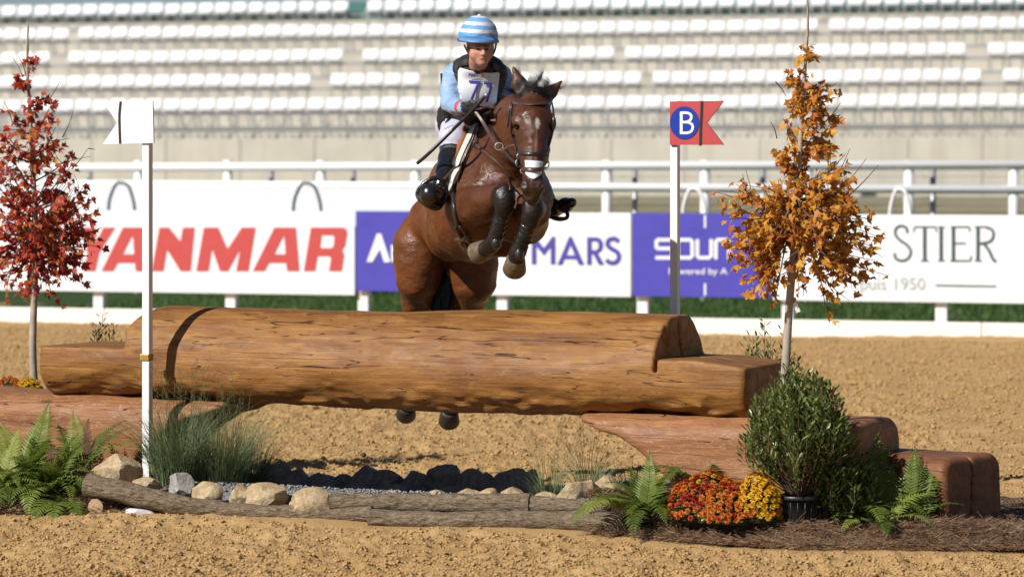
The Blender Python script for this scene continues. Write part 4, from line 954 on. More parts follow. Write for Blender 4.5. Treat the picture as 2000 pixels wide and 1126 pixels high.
# ------------------------------------------------------------------ pots
M_POT = simple('black_nursery_pot', (.018, .019, .02), .38, .25, 20, .2)
M_SOIL = simple('potting_soil', (.05, .035, .025), .95, .3, 40, .5, .01)
def pot(parent, rt, h, lift=0.0):
    rb = rt * .78; mb = MB(); mb.lathe([(rb * .9, 0), (rb, 0), (rb, .01), (rt * .96, h * .86), (rt * 1.04, h * .87), (rt * 1.06, h * .89), (rt * 1.06, h * .98), (rt * 1.03, h), (rt * .97, h), (rt * .95, h * .9)], 40, cap=False)
    for a in np.linspace(0, 2 * math.pi, 18, endpoint=False): mb.tube([(rb * math.cos(a), rb * math.sin(a), .02), (rt * .955 * math.cos(a), rt * .955 * math.sin(a), h * .8)], .0035, 4)
    p_ = mb.build('pot', M_POT, parent, smooth=True); s = MB().lathe([(0, h * .9), (rt * .96, h * .9), (rt * .96, h * .86)], 24, cap=False).build('soil', M_SOIL, parent)
    return p_
# ------------------------------------------------------------------ ferns
FERN = [(.08, (.06, .10, .014)), (.35, (.125, .18, .026)), (.6, (.20, .265, .042)), (.85, (.29, .335, .07)), (.97, (.35, .28, .07))]
M_FERN = leaf_mat('fern_green', FERN, .5, .35, single=True); M_FERND = leaf_mat('fern_withered', [(.1, (.05, .02, .012)), (.9, (.12, .05, .025))], .7, .2, single=True)
def frond_mesh(name, arch, seed, mat, n=24):
    r = np.random.default_rng(seed); mb_v = []; mb_f = []; N = 0; t = np.linspace(0, 1, 24); ang = R(78) - arch * t ** 1.3; dx = np.cos(ang) / 23; dz = np.sin(ang) / 23
    c = np.stack([np.concatenate([[0], np.cumsum(dx[:-1])]), np.zeros(24), np.concatenate([[0], np.cumsum(dz[:-1])])], 1); c[:, 1] = .05 * np.sin(t * 3 + seed) * t
    mb = MB(); mb.tube(c, np.linspace(.008, .002, 24), 4)
    for k in range(n):
        u = .16 + .84 * k / (n - 1); i = u * 23; i0 = min(int(i), 22); p_ = c[i0] + (c[i0 + 1] - c[i0]) * (i - i0); tg = _n(c[i0 + 1] - c[i0]); nr = _n(np.cross(tg, [0, 1, 0])); nr = nr if nr[2] > 0 else -nr
        L = .25 * (math.sin(math.pi * min(1, .12 + .9 * u) ** .85) ** .8) * (1.02 - .35 * u) + .012
        for sgn in (-1, 1):
            side = np.array([0, sgn, 0]); dv = _n(side * .9 + tg * (.42 + .2 * u) + nr * r.normal(.05, .10)); droop = -.18 * L * nr; wv = _n(np.cross(dv, nr)) * .022 * (1 - .45 * u)
            a, b, e = p_, p_ + dv * L * .5 + droop * .25 + nr * .01, p_ + dv * L + droop
            mb.add([a - wv * .7, a + wv * .7, b + wv * .85, b - wv * .85, e], [[0, 1, 2, 3], [3, 2, 4]])
    return mb.build(name, mat)
fr = [frond_mesh('frond', a, i, M_FERN) for i, a in enumerate((R(60), R(85), R(110), R(130), R(40)))]; frm = [o.data for o in fr]; frd = frond_mesh('frond', R(30), 9, M_FERND); fdm = frd.data
for o in fr + [frd]: bpy.data.objects.remove(o)
def fern(px, d, label, specs, potr=None, zoff=0.0, seed=0, rnd=0):
    """specs: (azimuth deg: 0 right, 90 away, 180 left, -90 to the viewer; lean; length m; variant)"""
    r = np.random.default_rng(seed); x = (px - 1000) * d / F; z = float(bedz(np.array([x]), np.array([d]))[0]) + zoff
    root = empty('potted_fern' if potr else 'fern', (x, d, z - (.045 if potr else 0))); tag(root, label, 'fern'); zz = 0
    if potr: pot(root, potr, potr * 1.5); zz = potr * 1.3
    for k in range(rnd): specs = list(specs) + [(r.uniform(-180, 180), r.uniform(-5, 30), r.uniform(.22, .38), int(r.integers(4)))]
    for az, lean, L, v in specs:
        o = bpy.data.objects.new('frond', fdm if v == 9 else frm[v]); COL.objects.link(o); o.parent = root
        o.location = (r.normal(0, .02), r.normal(0, .02), zz); o.rotation_euler = (R(r.normal(0, 8)), R(lean), R(az)); o.scale = (L, L * r.uniform(.85, 1.1), L)
    return root
FRONT = [(-70, 34, .40, 2), (-95, 40, .42, 3), (-120, 36, .40, 2), (-45, 28, .38, 2), (-150, 26, .38, 2), (-30, 16, .36, 1)]
fern(8, 18.30, 'big fern clump at the left edge of the bed', FRONT + [(200, 10, .38, 1), (150, 2, .40, 0), (60, -2, .42, 4), (-20, 8, .40, 0), (20, 14, .38, 1), (100, 0, .40, 0), (180, 25, .38, 2)], zoff=.0, seed=1, rnd=7)
fern(52, 18.46, 'tall fern with upright green fronds near the left edge', FRONT[:4] + [(80, -8, .46, 4), (50, -4, .42, 0), (120, -2, .40, 0), (0, 10, .40, 1), (180, 10, .38, 1)], zoff=.0, seed=12, rnd=6)
fern(96, 18.26, 'fern with a small dark frond left of the flag pole', FRONT + [(75, -12, .28, 9), (40, -2, .36, 0), (0, 8, .36, 1), (150, 8, .34, 0), (-10, -6, .38, 4)], zoff=.0, seed=2, rnd=7)
fern(160, 18.50, 'fern arching toward the big pointed rock on the left', [(95, -8, .40, 4), (60, -12, .34, 9), (10, 6, .42, 0), (-8, 14, .44, 1), (25, 0, .42, 0), (160, 10, .38, 1), (-160, 22, .36, 2), (-130, 26, .36, 2), (130, 0, .38, 0)], zoff=.0, seed=3, rnd=3)
fern(128, 18.16, 'low fern hanging over the straw at the end of the left branch', [(-90, 42, .40, 3), (-60, 38, .36, 3), (-120, 38, .40, 3), (-150, 28, .36, 2), (180, 18, .32, 1)], zoff=.0, seed=13, rnd=2)
fern(1262, 17.0, 'potted fern spilling over the branches right of the boulders', [(180, 20, .38, 2), (-160, 28, .46, 3), (-130, 26, .46, 2), (-100, 34, .44, 3), (-70, 30, .40, 2), (-40, 18, .40, 1), (20, 5, .38, 0), (75, -12, .36, 4), (120, 0, .34, 0), (150, 10, .36, 1), (-10, 22, .36, 1)], .09, -.07, 4, 6)
fern(1395, 17.2, 'fern standing behind the orange flowers', [(80, -14, .50, 4), (110, -4, .40, 0), (60, -8, .30, 9), (150, 8, .42, 1), (30, 4, .42, 1), (180, 15, .40, 1), (-160, 18, .38, 1), (0, 16, .38, 1), (-100, 12, .34, 0)], .08, -.02, 5, 4)
fern(1445, 17.1, 'low fern between the orange flowers and the round shrub', [(70, -5, .34, 0), (20, 6, .34, 1), (150, 10, .32, 1), (100, 0, .36, 4), (-60, 15, .28, 1)], None, .0, 6, 5)
fern(1690, 16.85, 'dense fern right of the round shrub', [(90, -8, .46, 0), (45, -2, .46, 0), (20, 8, .44, 1), (140, 4, .42, 1), (-40, 22, .42, 2), (-80, 26, .44, 2), (-110, 24, .40, 2), (0, 12, .46, 1), (70, -14, .48, 4), (120, -4, .46, 0)], .08, -.06, 7, 6)
fern(1725, 16.70, 'bright fern between the dense fern and the small pot', [(60, -6, .42, 0), (20, 6, .40, 1), (-40, 20, .38, 2), (-90, 26, .38, 2), (140, 4, .38, 0), (100, -10, .44, 4), (-130, 24, .36, 2)], None, -.04, 14, 4)
fern(1772, 16.72, 'upright fern in a small black pot before the dark step log', [(100, -10, .46, 4), (130, -6, .42, 0), (60, -6, .46, 0), (20, 2, .40, 0), (-10, 12, .34, 1), (170, 6, .36, 1), (75, -16, .44, 4)], .075, -.085, 8, 2)
# ------------------------------------------------------------------ shrubs with narrow leaves
SHR = [(.08, (.04, .075, .016)), (.35, (.09, .14, .03)), (.6, (.17, .22, .055)), (.82, (.27, .31, .10)), (.98, (.33, .32, .12))]
M_SHRUB = leaf_mat('shrub_leaf', SHR, .32, .22, spec=.5)
def shrub(px, d, z0, w, h, nstem, nper, label, seed, potr=None, lsz=.042, topz=None):
    r = np.random.default_rng(seed); x = (px - 1000) * d / F; root = empty('potted_shrub' if potr else 'shrub', (x, d, z0)); tag(root, label, 'shrub'); zz = 0.0
    if potr: pot(root, potr, potr * 1.35); zz = potr * 1.2
    st = MB(); V = []; Fc = []; n0 = 0
    for i in range(nstem):
        az = i * 2.4 + r.normal(0, .3); rr = math.sqrt((i + .5) / nstem) * r.uniform(.8, 1.05); topf = math.sqrt(max(.05, 1 - .80 * rr * rr)) * r.uniform(.82, 1.10)
        e = np.array([math.cos(az) * rr * w, math.sin(az) * rr * w, zz + h * topf]); s_ = np.array([math.cos(az) * .02, math.sin(az) * .02, zz]); m = s_ * .35 + e * .65 + np.array([math.cos(az), math.sin(az), -.6]) * rr * w * .25
        c = polyline([s_, m, e], 16); st.tube(c, np.linspace(.004, .0012, len(c)), 4)
        for k in range(nper):
            t = .22 + .78 * (k + r.random()) / nper; q = t * (len(c) - 1); q0 = min(int(q), len(c) - 2); p_ = c[q0] + (c[q0 + 1] - c[q0]) * (q - q0); tg = _n(c[q0 + 1] - c[q0]); a = k * 2.4 + r.normal(0, .4)
            sd = _n(np.cross(tg, [math.cos(a), math.sin(a), .2])); dv = _n(tg * r.uniform(.55, 1.0) + sd * r.uniform(.5, 1.0)); p_ = p_ + sd * r.uniform(0, .028); L = lsz * r.uniform(.7, 1.2); W = L * .15; nr = _n(np.cross(dv, np.cross([0, 0, 1], dv) + r.normal(0, .25, 3))); b = np.cross(dv, nr)
            V.append(np.array([p_, p_ + dv * L * .35 + b * W + nr * .002, p_ + dv * L * .72 + b * W * .85 + nr * .002, p_ + dv * L, p_ + dv * L * .72 - b * W * .85 + nr * .002, p_ + dv * L * .35 - b * W + nr * .002])); Fc += [[n0, n0 + 1, n0 + 2, n0 + 3], [n0, n0 + 3, n0 + 4, n0 + 5]]; n0 += 6
    tag(st.build('stems', M_TWIG, root, smooth=True), kind='stuff'); tag(mesh_obj('foliage', np.concatenate(V), np.array(Fc), M_SHRUB, root), kind='stuff')
    return root
bz_ = lambda px, d: float(bedz(np.array([(px - 1000) * d / F]), np.array([d]))[0])
shrub(1562, 16.66, .085, .275, .61, 120, 44, 'dense round green shrub in a black pot beside the flowers', 21, .112)
shrub(1632, 16.74, .08, .22, .40, 60, 34, 'smaller pale-tipped shrub leaning right of the round shrub', 22, None, .046)
shrub(1500, 18.15, .02, .22, .86, 40, 30, 'green shrub mostly hidden behind the right log end', 23, .10)
shrub(208, 20.25, .02, .14, .80, 30, 26, 'small green shrub tip showing above the left log step', 24, .09)
# ------------------------------------------------------------------ ornamental grasses
def grass_clump(px, d, z, label, seed, n, h, spread, plume, stops, lean=0.0):
    r = np.random.default_rng(seed); x = (px - 1000) * d / F; root = empty('ornamental_grass', (x, d, z)); tag(root, label, 'grass clump')
    V = []; Fc = []; n0 = 0
    def blade(p0, az, L, out, w, curl):
        nonlocal n0
        t = np.linspace(0, 1, 7); hor = out * L * (t ** (1.3 + curl)); up = L * (t - .42 * curl * t ** 2.4 * (out + .25)); c = p0 + np.stack([np.cos(az) * hor + lean * t * L, np.sin(az) * hor, up], 1)
        b = np.array([-math.sin(az + 1.0), math.cos(az + 1.0), 0]); ww = w * (1 - .85 * t)[:, None]; V.append(np.concatenate([c - b * ww, c + b * ww])); m = 7
        Fc.extend([[n0 + i, n0 + i + 1, n0 + m + i + 1, n0 + m + i] for i in range(m - 1)]); n0 += 2 * m; return c
    tips = []
    for i in range(n):
        az = r.uniform(0, 6.283); rr = spread * .35 * math.sqrt(r.random()); p0 = np.array([math.cos(az) * rr, math.sin(az) * rr, 0]); az2 = az + r.normal(0, .6)
        blade(p0, az2, h * r.uniform(.45, .95), abs(r.normal(.38, .34)), r.uniform(.0014, .0031), r.uniform(.3, 1.3))
    tag(mesh_obj('blades', np.concatenate(V), np.array(Fc), leaf_mat('grass_blades', stops, .5, .3), root), kind='stuff')
    V = []; Fc = []; n0 = 0; pl = MB()
    for i in range(plume):
        az = r.uniform(0, 6.283); c = blade(np.array([0, 0, 0]) + r.normal(0, spread * .12, 3) * [1, 1, 0], az, h * r.uniform(.95, 1.18), abs(r.normal(.12, .12)), .0014, .2); tips.append(c[3:])
    if plume:
        for c in tips:
            cc = polyline(c, 24)
            for k in range(26):
                p_ = cc[int(r.integers(4, len(cc)))]; e = p_ + np.array([r.normal(0, .018), r.normal(0, .018), r.uniform(.005, .035)]); b = np.array([.0007, .0004, 0]); V.append(np.array([p_ - b, p_ + b, e + b, e - b])); Fc.append([n0, n0 + 1, n0 + 2, n0 + 3]); n0 += 4
        four = [f for f in Fc]
        tag(mesh_obj('seed_heads', np.concatenate(V), four, leaf_mat('grass_plume', [(.1, (.16, .19, .08)), (.9, (.34, .34, .16))], .7, .3), root), kind='stuff')
    return root
GR = [(.1, (.08, .12, .06)), (.4, (.16, .21, .10)), (.7, (.26, .32, .15)), (.95, (.40, .42, .21))]
grass_clump(345, 18.3, bz_(345, 18.3), 'feathery blue-green grass clump just right of the white flag pole', 31, 760, .60, .38, 20, GR)
grass_clump(432, 18.35, bz_(432, 18.35), 'blue-green grass clump arching right in front of the log', 32, 720, .58, .38, 14, GR, .10)
grass_clump(490, 19.2, .03, 'shaded dark grass tuft behind the arching clump', 33, 260, .42, .26, 0, GR, .12)
grass_clump(1072, 17.6, .03, 'thin wispy grass tuft left of the angular boulder', 34, 130, .50, .14, 4, GR, -.02)
grass_clump(1150, 17.85, .03, 'taller wispy grass tuft under the tip of the right support log', 35, 160, .54, .14, 5, GR, -.05)
grass_clump(1232, 18.1, .04, 'dark grass tuft in the shade of the right support log', 36, 240, .30, .20, 0, GR)
# ------------------------------------------------------------------ chrysanthemums
def mum_mesh(seed):
    r = np.random.default_rng(seed); mb = MB()
    for ring, (k, el, L) in enumerate(((9, -8, 1.0), (8, 25, .92), (6, 52, .75), (4, 75, .55))):
        for i in range(k):
            a = 2 * math.pi * (i + .5 * ring) / k + r.normal(0, .1); e = R(el + r.normal(0, 8)); dv = np.array([math.cos(a) * math.cos(e), math.sin(a) * math.cos(e), math.sin(e)]); sd = np.array([-math.sin(a), math.cos(a), 0]); b = np.array([0, 0, .12])
            mb.add([b, b + dv * L * .6 + sd * .26, b + dv * L + [0, 0, .08], b + dv * L * .6 - sd * .26], [[0, 1, 2, 3]])
    o = mb.build('bloom', None); me = o.data; bpy.data.objects.remove(o); return me
def bloom_mats(nm, stops): return leaf_mat(nm, stops, .6, .25, single=True, noise=3)
ORB = [(.1, (.42, .075, .014)), (.4, (.58, .15, .018)), (.7, (.68, .25, .03)), (.95, (.74, .34, .05))]
REDB = [(.1, (.22, .012, .01)), (.5, (.40, .03, .012)), (.9, (.55, .10, .02))]; YELB = [(.1, (.62, .30, .012)), (.5, (.74, .44, .02)), (.9, (.80, .52, .04))]
mm = {}
for key, stops in (('o', ORB), ('r', REDB), ('y', YELB)):
    mm[key] = []
    for k in range(2):
        me = mum_mesh(k + ord(key)); me.materials.append(bloom_mats('mum_' + key + str(k), stops)); mm[key].append(me)
def mum(px, py, d, rx, ry, n, label, colour, seed, rot=0.0, br=.0175):
    r = np.random.default_rng(seed); c = P(px, py, d); root = empty('chrysanthemum', (c[0], c[1], c[2])); tag(root, label, 'flowers'); sx, sz = rx * d / F, ry * d / F; sy = sx * .75
    mb = MB(); bm = bmesh.new(); bmesh.ops.create_icosphere(bm, subdivisions=3, radius=1); v = np.array([q.co[:] for q in bm.verts]); f = [[q.index for q in p_.verts] for p_ in bm.faces]; bm.free()
    v *= (1 + .12 * fbm(v * 4, 3, seed))[:, None]; v[:, 2] = np.maximum(v[:, 2], -.35); core = mesh_obj('foliage', v * [sx * .84, sy * .84, sz * .84], f, simple('mum_leaf_' + str(seed), (.035, .06, .018), .7, .5, 60, .9, .01), root)
    V = []; Fc = []; n0 = 0
    for i in range(700):
        q = _n(r.normal(size=3)); q[2] = abs(q[2]) - .2; p_ = q * [sx, sy, sz] * r.uniform(.8, .97); dv = _n(q + r.normal(0, .5, 3)); sd = _n(np.cross(dv, r.normal(size=3))); L = .022; V.append(np.array([p_, p_ + dv * L * .5 + sd * .006, p_ + dv * L, p_ + dv * L * .5 - sd * .006])); Fc.append([n0, n0 + 1, n0 + 2, n0 + 3]); n0 += 4
    tag(mesh_obj('small_leaves', np.concatenate(V), np.array(Fc), M_SHRUB, root), kind='stuff')
    pts = []; tries = 0
    while len(pts) < n and tries < 20000:
        tries += 1; q = _n(r.normal(size=3) + [0, -.35, .25])
        if q[1] > .55 or q[2] < -.15: continue
        p_ = q * [sx, sy, sz] * (1 + .10 * float(vnoise(np.array([q * 2.3 + seed]), seed)[0]))
        if all(np.linalg.norm(p_ - o) > br * 1.12 for o, _ in pts): pts.append((p_, q))
    for p_, q in pts:
        k = colour(p_[0] / sx, p_[2] / sz, r); o = bpy.data.objects.new('bloom', mm[k][int(r.integers(2))]); COL.objects.link(o); o.parent = root; nr = _n(q / np.array([sx, sy, sz]) + np.array([0, 0, 4]) + r.normal(0, 1.2, 3))
        o.location = p_ * 1.0; o.rotation_euler = Vector(nr).to_track_quat('Z', 'Y').to_euler(); s = br * r.uniform(.75, 1.15); o.scale = (s, s, s * .9)
    return root
mum(1386, 996, 16.80, 76, 72, 150, 'mound of orange and rusty red chrysanthemums beside the low fern', lambda x, z, r: 'r' if (x < .15 and r.random() < .36) else ('y' if z > .8 and r.random() < .25 else 'o'), 41, br=.0215)
mum(1432, 1004, 16.64, 60, 60, 95, 'mound of bright orange chrysanthemums in front of the yellow ones', lambda x, z, r: 'r' if r.random() < .10 else 'o', 42, br=.0215)
mum(1482, 997, 16.60, 42, 72, 80, 'mound of yellow chrysanthemums beside the round shrub', lambda x, z, r: 'y' if z > .1 or r.random() < .5 else 'o', 43, br=.0215)
mum(18, 772, 19.95, 48, 34, 70, 'orange chrysanthemums behind the left support log', lambda x, z, r: 'o', 44)
mum(56, 770, 19.9, 26, 32, 50, 'yellow chrysanthemums beside the red tree trunk', lambda x, z, r: 'y', 45)
# ------------------------------------------------------------------ pine straw
M_STRAW = leaf_mat('pine_straw', [(.1, (.10, .052, .03)), (.4, (.22, .125, .072)), (.7, (.36, .235, .14)), (.95, (.50, .37, .24))], .7, .15, noise=4)
def straw(xr, n, seed, label, extra):
    r = np.random.default_rng(seed); x = r.uniform(*xr, n); f = -.09 + np.where(x > 1.0, .52, .95) * r.random(n) ** 1.35; y = np.interp(x, FX, FY) + f; base = bedz(x, y)
    pile = .062 * sstep((f + .06) / .15) * (.6 + .6 * vnoise(np.stack([x * 3, y * 3, 0 * x], 1), seed)) * np.clip((np.where(x > 1.0, .5, .9) - f) / .35, 0, 1); z = base + .012 + np.maximum(pile, 0) * r.random(n) ** .5 + extra
    az = r.uniform(0, math.pi, n); L = r.uniform(.06, .19, n) / 2; el = r.normal(0, .34, n); dv = np.stack([np.cos(az) * np.cos(el), np.sin(az) * np.cos(el), np.sin(el)], 1); c = np.stack([x, y, z], 1)
    bow = np.stack([-np.sin(az), np.cos(az), 0 * az], 1) * (r.normal(0, .018, n))[:, None] + np.array([0, 0, 1]) * r.uniform(0, .018, n)[:, None]
    w = np.stack([-np.sin(az) * .35, np.cos(az) * .35, np.full(n, .9)], 1) * r.uniform(.0009, .0021, n)[:, None]
    a, b, e = c - dv * L[:, None], c + bow, c + dv * L[:, None]; a[:, 2] = np.maximum(a[:, 2], bedz(a[:, 0], a[:, 1]) + .006); e[:, 2] = np.maximum(e[:, 2], bedz(e[:, 0], e[:, 1]) + .006)
    V = np.stack([a - w, a + w, b + w, b - w, e + w, e - w], 1).reshape(-1, 3); k = (np.arange(n) * 6)[:, None]
    return tag(mesh_obj('pine_straw', V, np.concatenate([k + [0, 1, 2, 3], k + [3, 2, 4, 5]]), M_STRAW), label, 'mulch', kind='stuff')
straw((-3.4, -2.05), 9000, 51, 'brown pine straw mulch under the left ferns', .0)
straw((.42, 3.1), 26000, 52, 'brown pine straw mulch along the right front of the bed', .0)
# ------------------------------------------------------------------ horse
def rp(r, d): return r * d / F
LAT = _n([.96, .27, 0])                 # across the horse, to its left side
HEAD = _n([.27, -.96, 0])               # the way it is heading
hb = Body()
Q = P
# trunk
hb.cone(Q(974, 372, 18.32), Q(922, 396, 18.9), .298, .300, k=.05, flat=(LAT, .74))
hb.cone(Q(920, 398, 18.9), Q(886, 436, 19.38), .300, .215, k=.10, flat=(LAT, .82))
hb.ell(Q(871, 434, 19.62), (.220, .24, .185), k=.06)
hb.cone(Q(955, 258, 18.55), Q(925, 292, 18.95), .07, .09, k=.16, flat=(LAT, .7))
# hind legs
for sx, (c, g, h, fe, pa) in ((-1, ((824, 478), (816, 545), (806, 655), (797, 762), (794, 792))), (1, ((917, 486), (926, 552), (903, 655), (882, 768), (878, 800)))):
    hip = (c[0] - sx * 9, c[1] - 22)
    hb.chain([(Q(*hip, 19.66), .145), (Q(*c, 19.66), .156), (Q((c[0] + g[0]) / 2 + sx * 1, (c[1] + g[1]) / 2, 19.66), .143), (Q(*g, 19.66), .122), (Q(g[0] * .6 + h[0] * .4, g[1] * .6 + h[1] * .4, 19.76), .083), (Q(*h, 19.88), .052)], k=.028)
    hb.ell(Q(*h, 19.90), (.05, .075, .07), k=.03)
    hb.chain([(Q(*h, 19.90), .046), (Q((h[0] + fe[0]) / 2, (h[1] + fe[1]) / 2, 19.98), .034), (Q(*fe, 20.06), .041)], k=.03, tag=1)
    hb.cone(Q(*fe, 20.06), Q(*pa, 20.08), .038, .040, k=.02, tag=1)
# shoulders, breast
hb.cone(Q(942, 282, 18.52), Q(908, 372, 18.17), .09, .105, k=.09)
hb.cone(Q(1004, 300, 18.62), Q(1046, 388, 18.30), .08, .10, k=.09)
hb.ell(Q(945, 408, 18.05), (.125, .12, .17), k=.07)
hb.ell(Q(1010, 412, 18.08), (.125, .12, .17), k=.07)
hb.cone(Q(930, 470, 18.35), Q(985, 470, 18.35), .09, .09, k=.08)
# forelegs: near one (left in the picture) folded tight
hb.ell(Q(913, 408, 18.12), (.115, .14, .135), k=.06)
hb.cone(Q(914, 412, 18.08), Q(950, 395, 17.80), .120, .088, k=.018)
hb.cone(Q(950, 395, 17.80), Q(982, 379, 17.62), .086, .050, k=.018)
hb.cone(Q(908, 432, 18.15), Q(925, 446, 18.10), .07, .055, k=.05)
hb.ell(Q(985, 380, 17.61), (.046, .048, .052), k=.03, tag=1)
hb.cone(Q(985, 396, 17.60), Q(984, 408, 17.62), .048, .043, k=.03, tag=1)
hb.chain([(Q(984, 408, 17.62), .042), (Q(974, 440, 17.67), .034), (Q(967, 470, 17.73), .038), (Q(958, 480, 17.77), .036), (Q(946, 487, 17.80), .040)], k=.02, tag=1)
# other foreleg
hb.cone(Q(1030, 435, 18.18), Q(1042, 410, 17.85), .115, .085, k=.05)
hb.cone(Q(1042, 410, 17.85), Q(1042, 402, 17.60), .078, .048, k=.03)
hb.ell(Q(1041, 405, 17.58), (.047, .047, .058), k=.03, tag=1)
hb.cone(Q(1039, 415, 17.58), Q(1034, 432, 17.60), .045, .040, k=.03, tag=1)
hb.chain([(Q(1034, 432, 17.60), .038), (Q(1023, 462, 17.64), .032), (Q(1012, 490, 17.69), .040), (Q(1008, 504, 17.70), .040)], k=.02, tag=1)
# neck
hb.cone(Q(972, 322, 18.28), Q(1006, 256, 18.0), .225, .175, k=.12, flat=(LAT, .66))
hb.cone(Q(1006, 256, 18.0), Q(1037, 214, 17.80), .172, .115, k=.06, flat=(LAT, .66))
hb.cone(Q(1035, 225, 17.82), Q(1030, 285, 17.86), .09, .10, k=.06)
# head
hb.cone(Q(1042, 203, 17.74), Q(1042, 240, 17.63), .088, .104, k=.05, tag=2)
hb.cone(Q(1042, 244, 17.60), Q(1041, 300, 17.47), .094, .060, k=.05, tag=2)
hb.cone(Q(1041, 300, 17.47), Q(1041, 364, 17.38), .059, .050, k=.04, tag=2)
hb.cone(Q(1041, 364, 17.38), Q(1041, 384, 17.38), .053, .040, k=.03, tag=3)
hb.ell(Q(1041, 268, 17.76), (.088, .12, .12), k=.04, tag=2)
hb.cone(Q(1041, 296, 17.70), Q(1041, 372, 17.47), .062, .040, k=.04, tag=2)
hb.ell(Q(1041, 391, 17.44), (.032, .035, .026), k=.02, tag=3)
hb.ell(Q(1010, 241, 17.585), (.028, .04, .034), k=.03, tag=2); hb.ell(Q(1075, 238, 17.60), (.030, .04, .036), k=.03, tag=2)
hb.cone(Q(1015, 268, 17.56), Q(1021, 318, 17.47), .020, .012, k=.025, tag=2); hb.cone(Q(1068, 268, 17.56), Q(1061, 318, 17.47), .020, .012, k=.025, tag=2)
hb.cone(Q(1041, 250, 17.515), Q(1041, 335, 17.375), .022, .018, k=.03, tag=2)
for x, s in ((1025, -1), (1057, 1)):
    hb.ell(Q(x, 364, 17.345), (.020, .026, .030), k=.02, tag=3)
    hb.ell(Q(x - 1.5 * s * -1 - .5, 362, 17.318), (.0095, .016, .014), k=.008, tag=3, sub=True)
for x, s in ((1009.5, -1), (1076, 1)): hb.ell(Q(x, 249, 17.552), (.016, .022, .013), k=.012, sub=True)
# ears
VIEW = _n([0, 1, .12])
hb.cone(Q(1026, 190, 17.76), Q(1015, 166, 17.76), .040, .041, k=.03, tag=2, flat=(VIEW, .66)); hb.cone(Q(1015, 166, 17.76), Q(1003, 131, 17.77), .040, .006, k=.012, tag=2, flat=(VIEW, .66))
hb.ell(Q(1012, 163, 17.722), (.017, .013, .050), rot=np.array([[.94, 0, -.34], [0, 1, 0], [.34, 0, .94]]), k=.014, tag=2, sub=True)
hb.cone(Q(1063, 194, 17.76), Q(1077, 179, 17.76), .038, .037, k=.03, tag=2, flat=(VIEW, .66)); hb.cone(Q(1077, 179, 17.76), Q(1100, 156, 17.77), .036, .005, k=.012, tag=2, flat=(VIEW, .66))
def coat_mat():
    t = NT('bay_coat'); at = t.n('Attribute', attribute_name='coat'); v = t.map()
    hair = t.noise(t.map((90, 60, 300)), 1.0, 3, .6); mot = t.noise(v, 7, 5, .65); wet = t.noise(v, 9, 6, .7)
    col = t.mix(t.ramp(mot, [(.35, .40), (.62, 0)]), at.outputs['Color'], (.030, .010, .005))
    col = t.mix(t.ramp(hair, [(.5, 0), (.85, .5)]), col, (1.5, 1.6, 1.8), 'MULTIPLY')
    wr = t.noise(t.map((13, 13, 24), (0, R(25), 0)), 1.4, 5, .62, 1.6)
    vein = t.ramp(t.math('ABSOLUTE', t.math('SUBTRACT', t.noise(v, 5, 2, .5, 1.5), .5)), [(.0, 1), (.03, 0)])
    n = t.bump(t.math('ADD', wr, t.math('MULTIPLY', vein, .25)), .26, .02); n = t.bump(hair, .3, .004, n)
    rough = t.ramp(wet, [(.36, .26), (.58, .55)])
    return t.fin(col, rough, n, spec=.45)
M_COAT = coat_mat()
def color_attr(o, rgb):
    ca = o.data.color_attributes.new('coat', 'FLOAT_COLOR', 'POINT'); ca.data.foreach_set('color', np.concatenate([rgb, np.ones((len(rgb), 1))], 1).astype(np.float32).ravel())
horse = empty('horse', (float(Q(930, 400, 18.7)[0]), 18.7, 0)); HO = np.array(horse.location)
tag(horse, 'bay horse in mid-jump over the big log with forelegs tucked', 'horse')
def hput(o):
    o.data.transform(Matrix.Translation(-Vector(HO))); o.parent = horse; return o
hv, hf = hb.mesh(.0082)
hv = hv + vert_normals(hv, hf) * (.0055 * fbm(hv * 6, 2, 5) + .0035 * fbm(hv * np.array([16, 16, 26]), 2, 9))[:, None]
W = hb.tags(hv, 4, .010)
cols = np.array([(.165, .050, .0105), (.009, .008, .008), (.080, .025, .009), (.032, .017, .012)])
base = np.repeat(cols[0][None], len(hv), 0)
front = np.clip((18.75 - hv[:, 1]) / .4, 0, 1)[:, None]; base = base * (1 - front) + np.array([.098, .031, .0105]) * front
low = np.clip((1.02 - hv[:, 2]) / .12, 0, 1) * (hv[:, 1] > 19.2); 
rgb = W[:, 1:2] * cols[1] + W[:, 2:3] * cols[2] + W[:, 3:4] * cols[3] + W[:, 0:1] * base
rgb = rgb * (1 - low[:, None]) + cols[1] * low[:, None]
def near_pt(px, py, d, rx, rz, soft=.4, ang=0.0):
    c = Q(px, py, d); dx, dz = hv[:, 0] - c[0], hv[:, 2] - c[2]; e = np.sqrt((dx / (rx * d / F)) ** 2 + (dz / (rz * d / F)) ** 2); return np.clip((1 + soft - e) / soft, 0, 1) * (np.abs(hv[:, 1] - d) < .16)
def seg_d(v, pts):
    r = np.full(len(v), 9.0)
    for a_, b_ in zip(pts[:-1], pts[1:]):
        ba = b_ - a_; t_ = np.clip((v - a_) @ ba / ba.dot(ba), 0, 1); r = np.minimum(r, np.linalg.norm(v - a_ - t_[:, None] * ba, axis=1))
    return r
for leg in ([Q(986, 384, 17.60), Q(983, 410, 17.62), Q(967, 470, 17.73), Q(946, 487, 17.80)], [Q(1043, 406, 17.56), Q(1034, 434, 17.60), Q(1012, 490, 17.69), Q(1006, 510, 17.70)]):
    m_ = np.clip((.082 - seg_d(hv, leg)) / .018, 0, 1)[:, None]; rgb = rgb * (1 - m_) + cols[1] * m_
poll = np.clip((.085 - seg_d(hv, [Q(1030, 178, 17.74), Q(1058, 182, 17.74)])) / .02, 0, 1)[:, None] * .9; rgb = rgb * (1 - poll) + cols[1] * poll
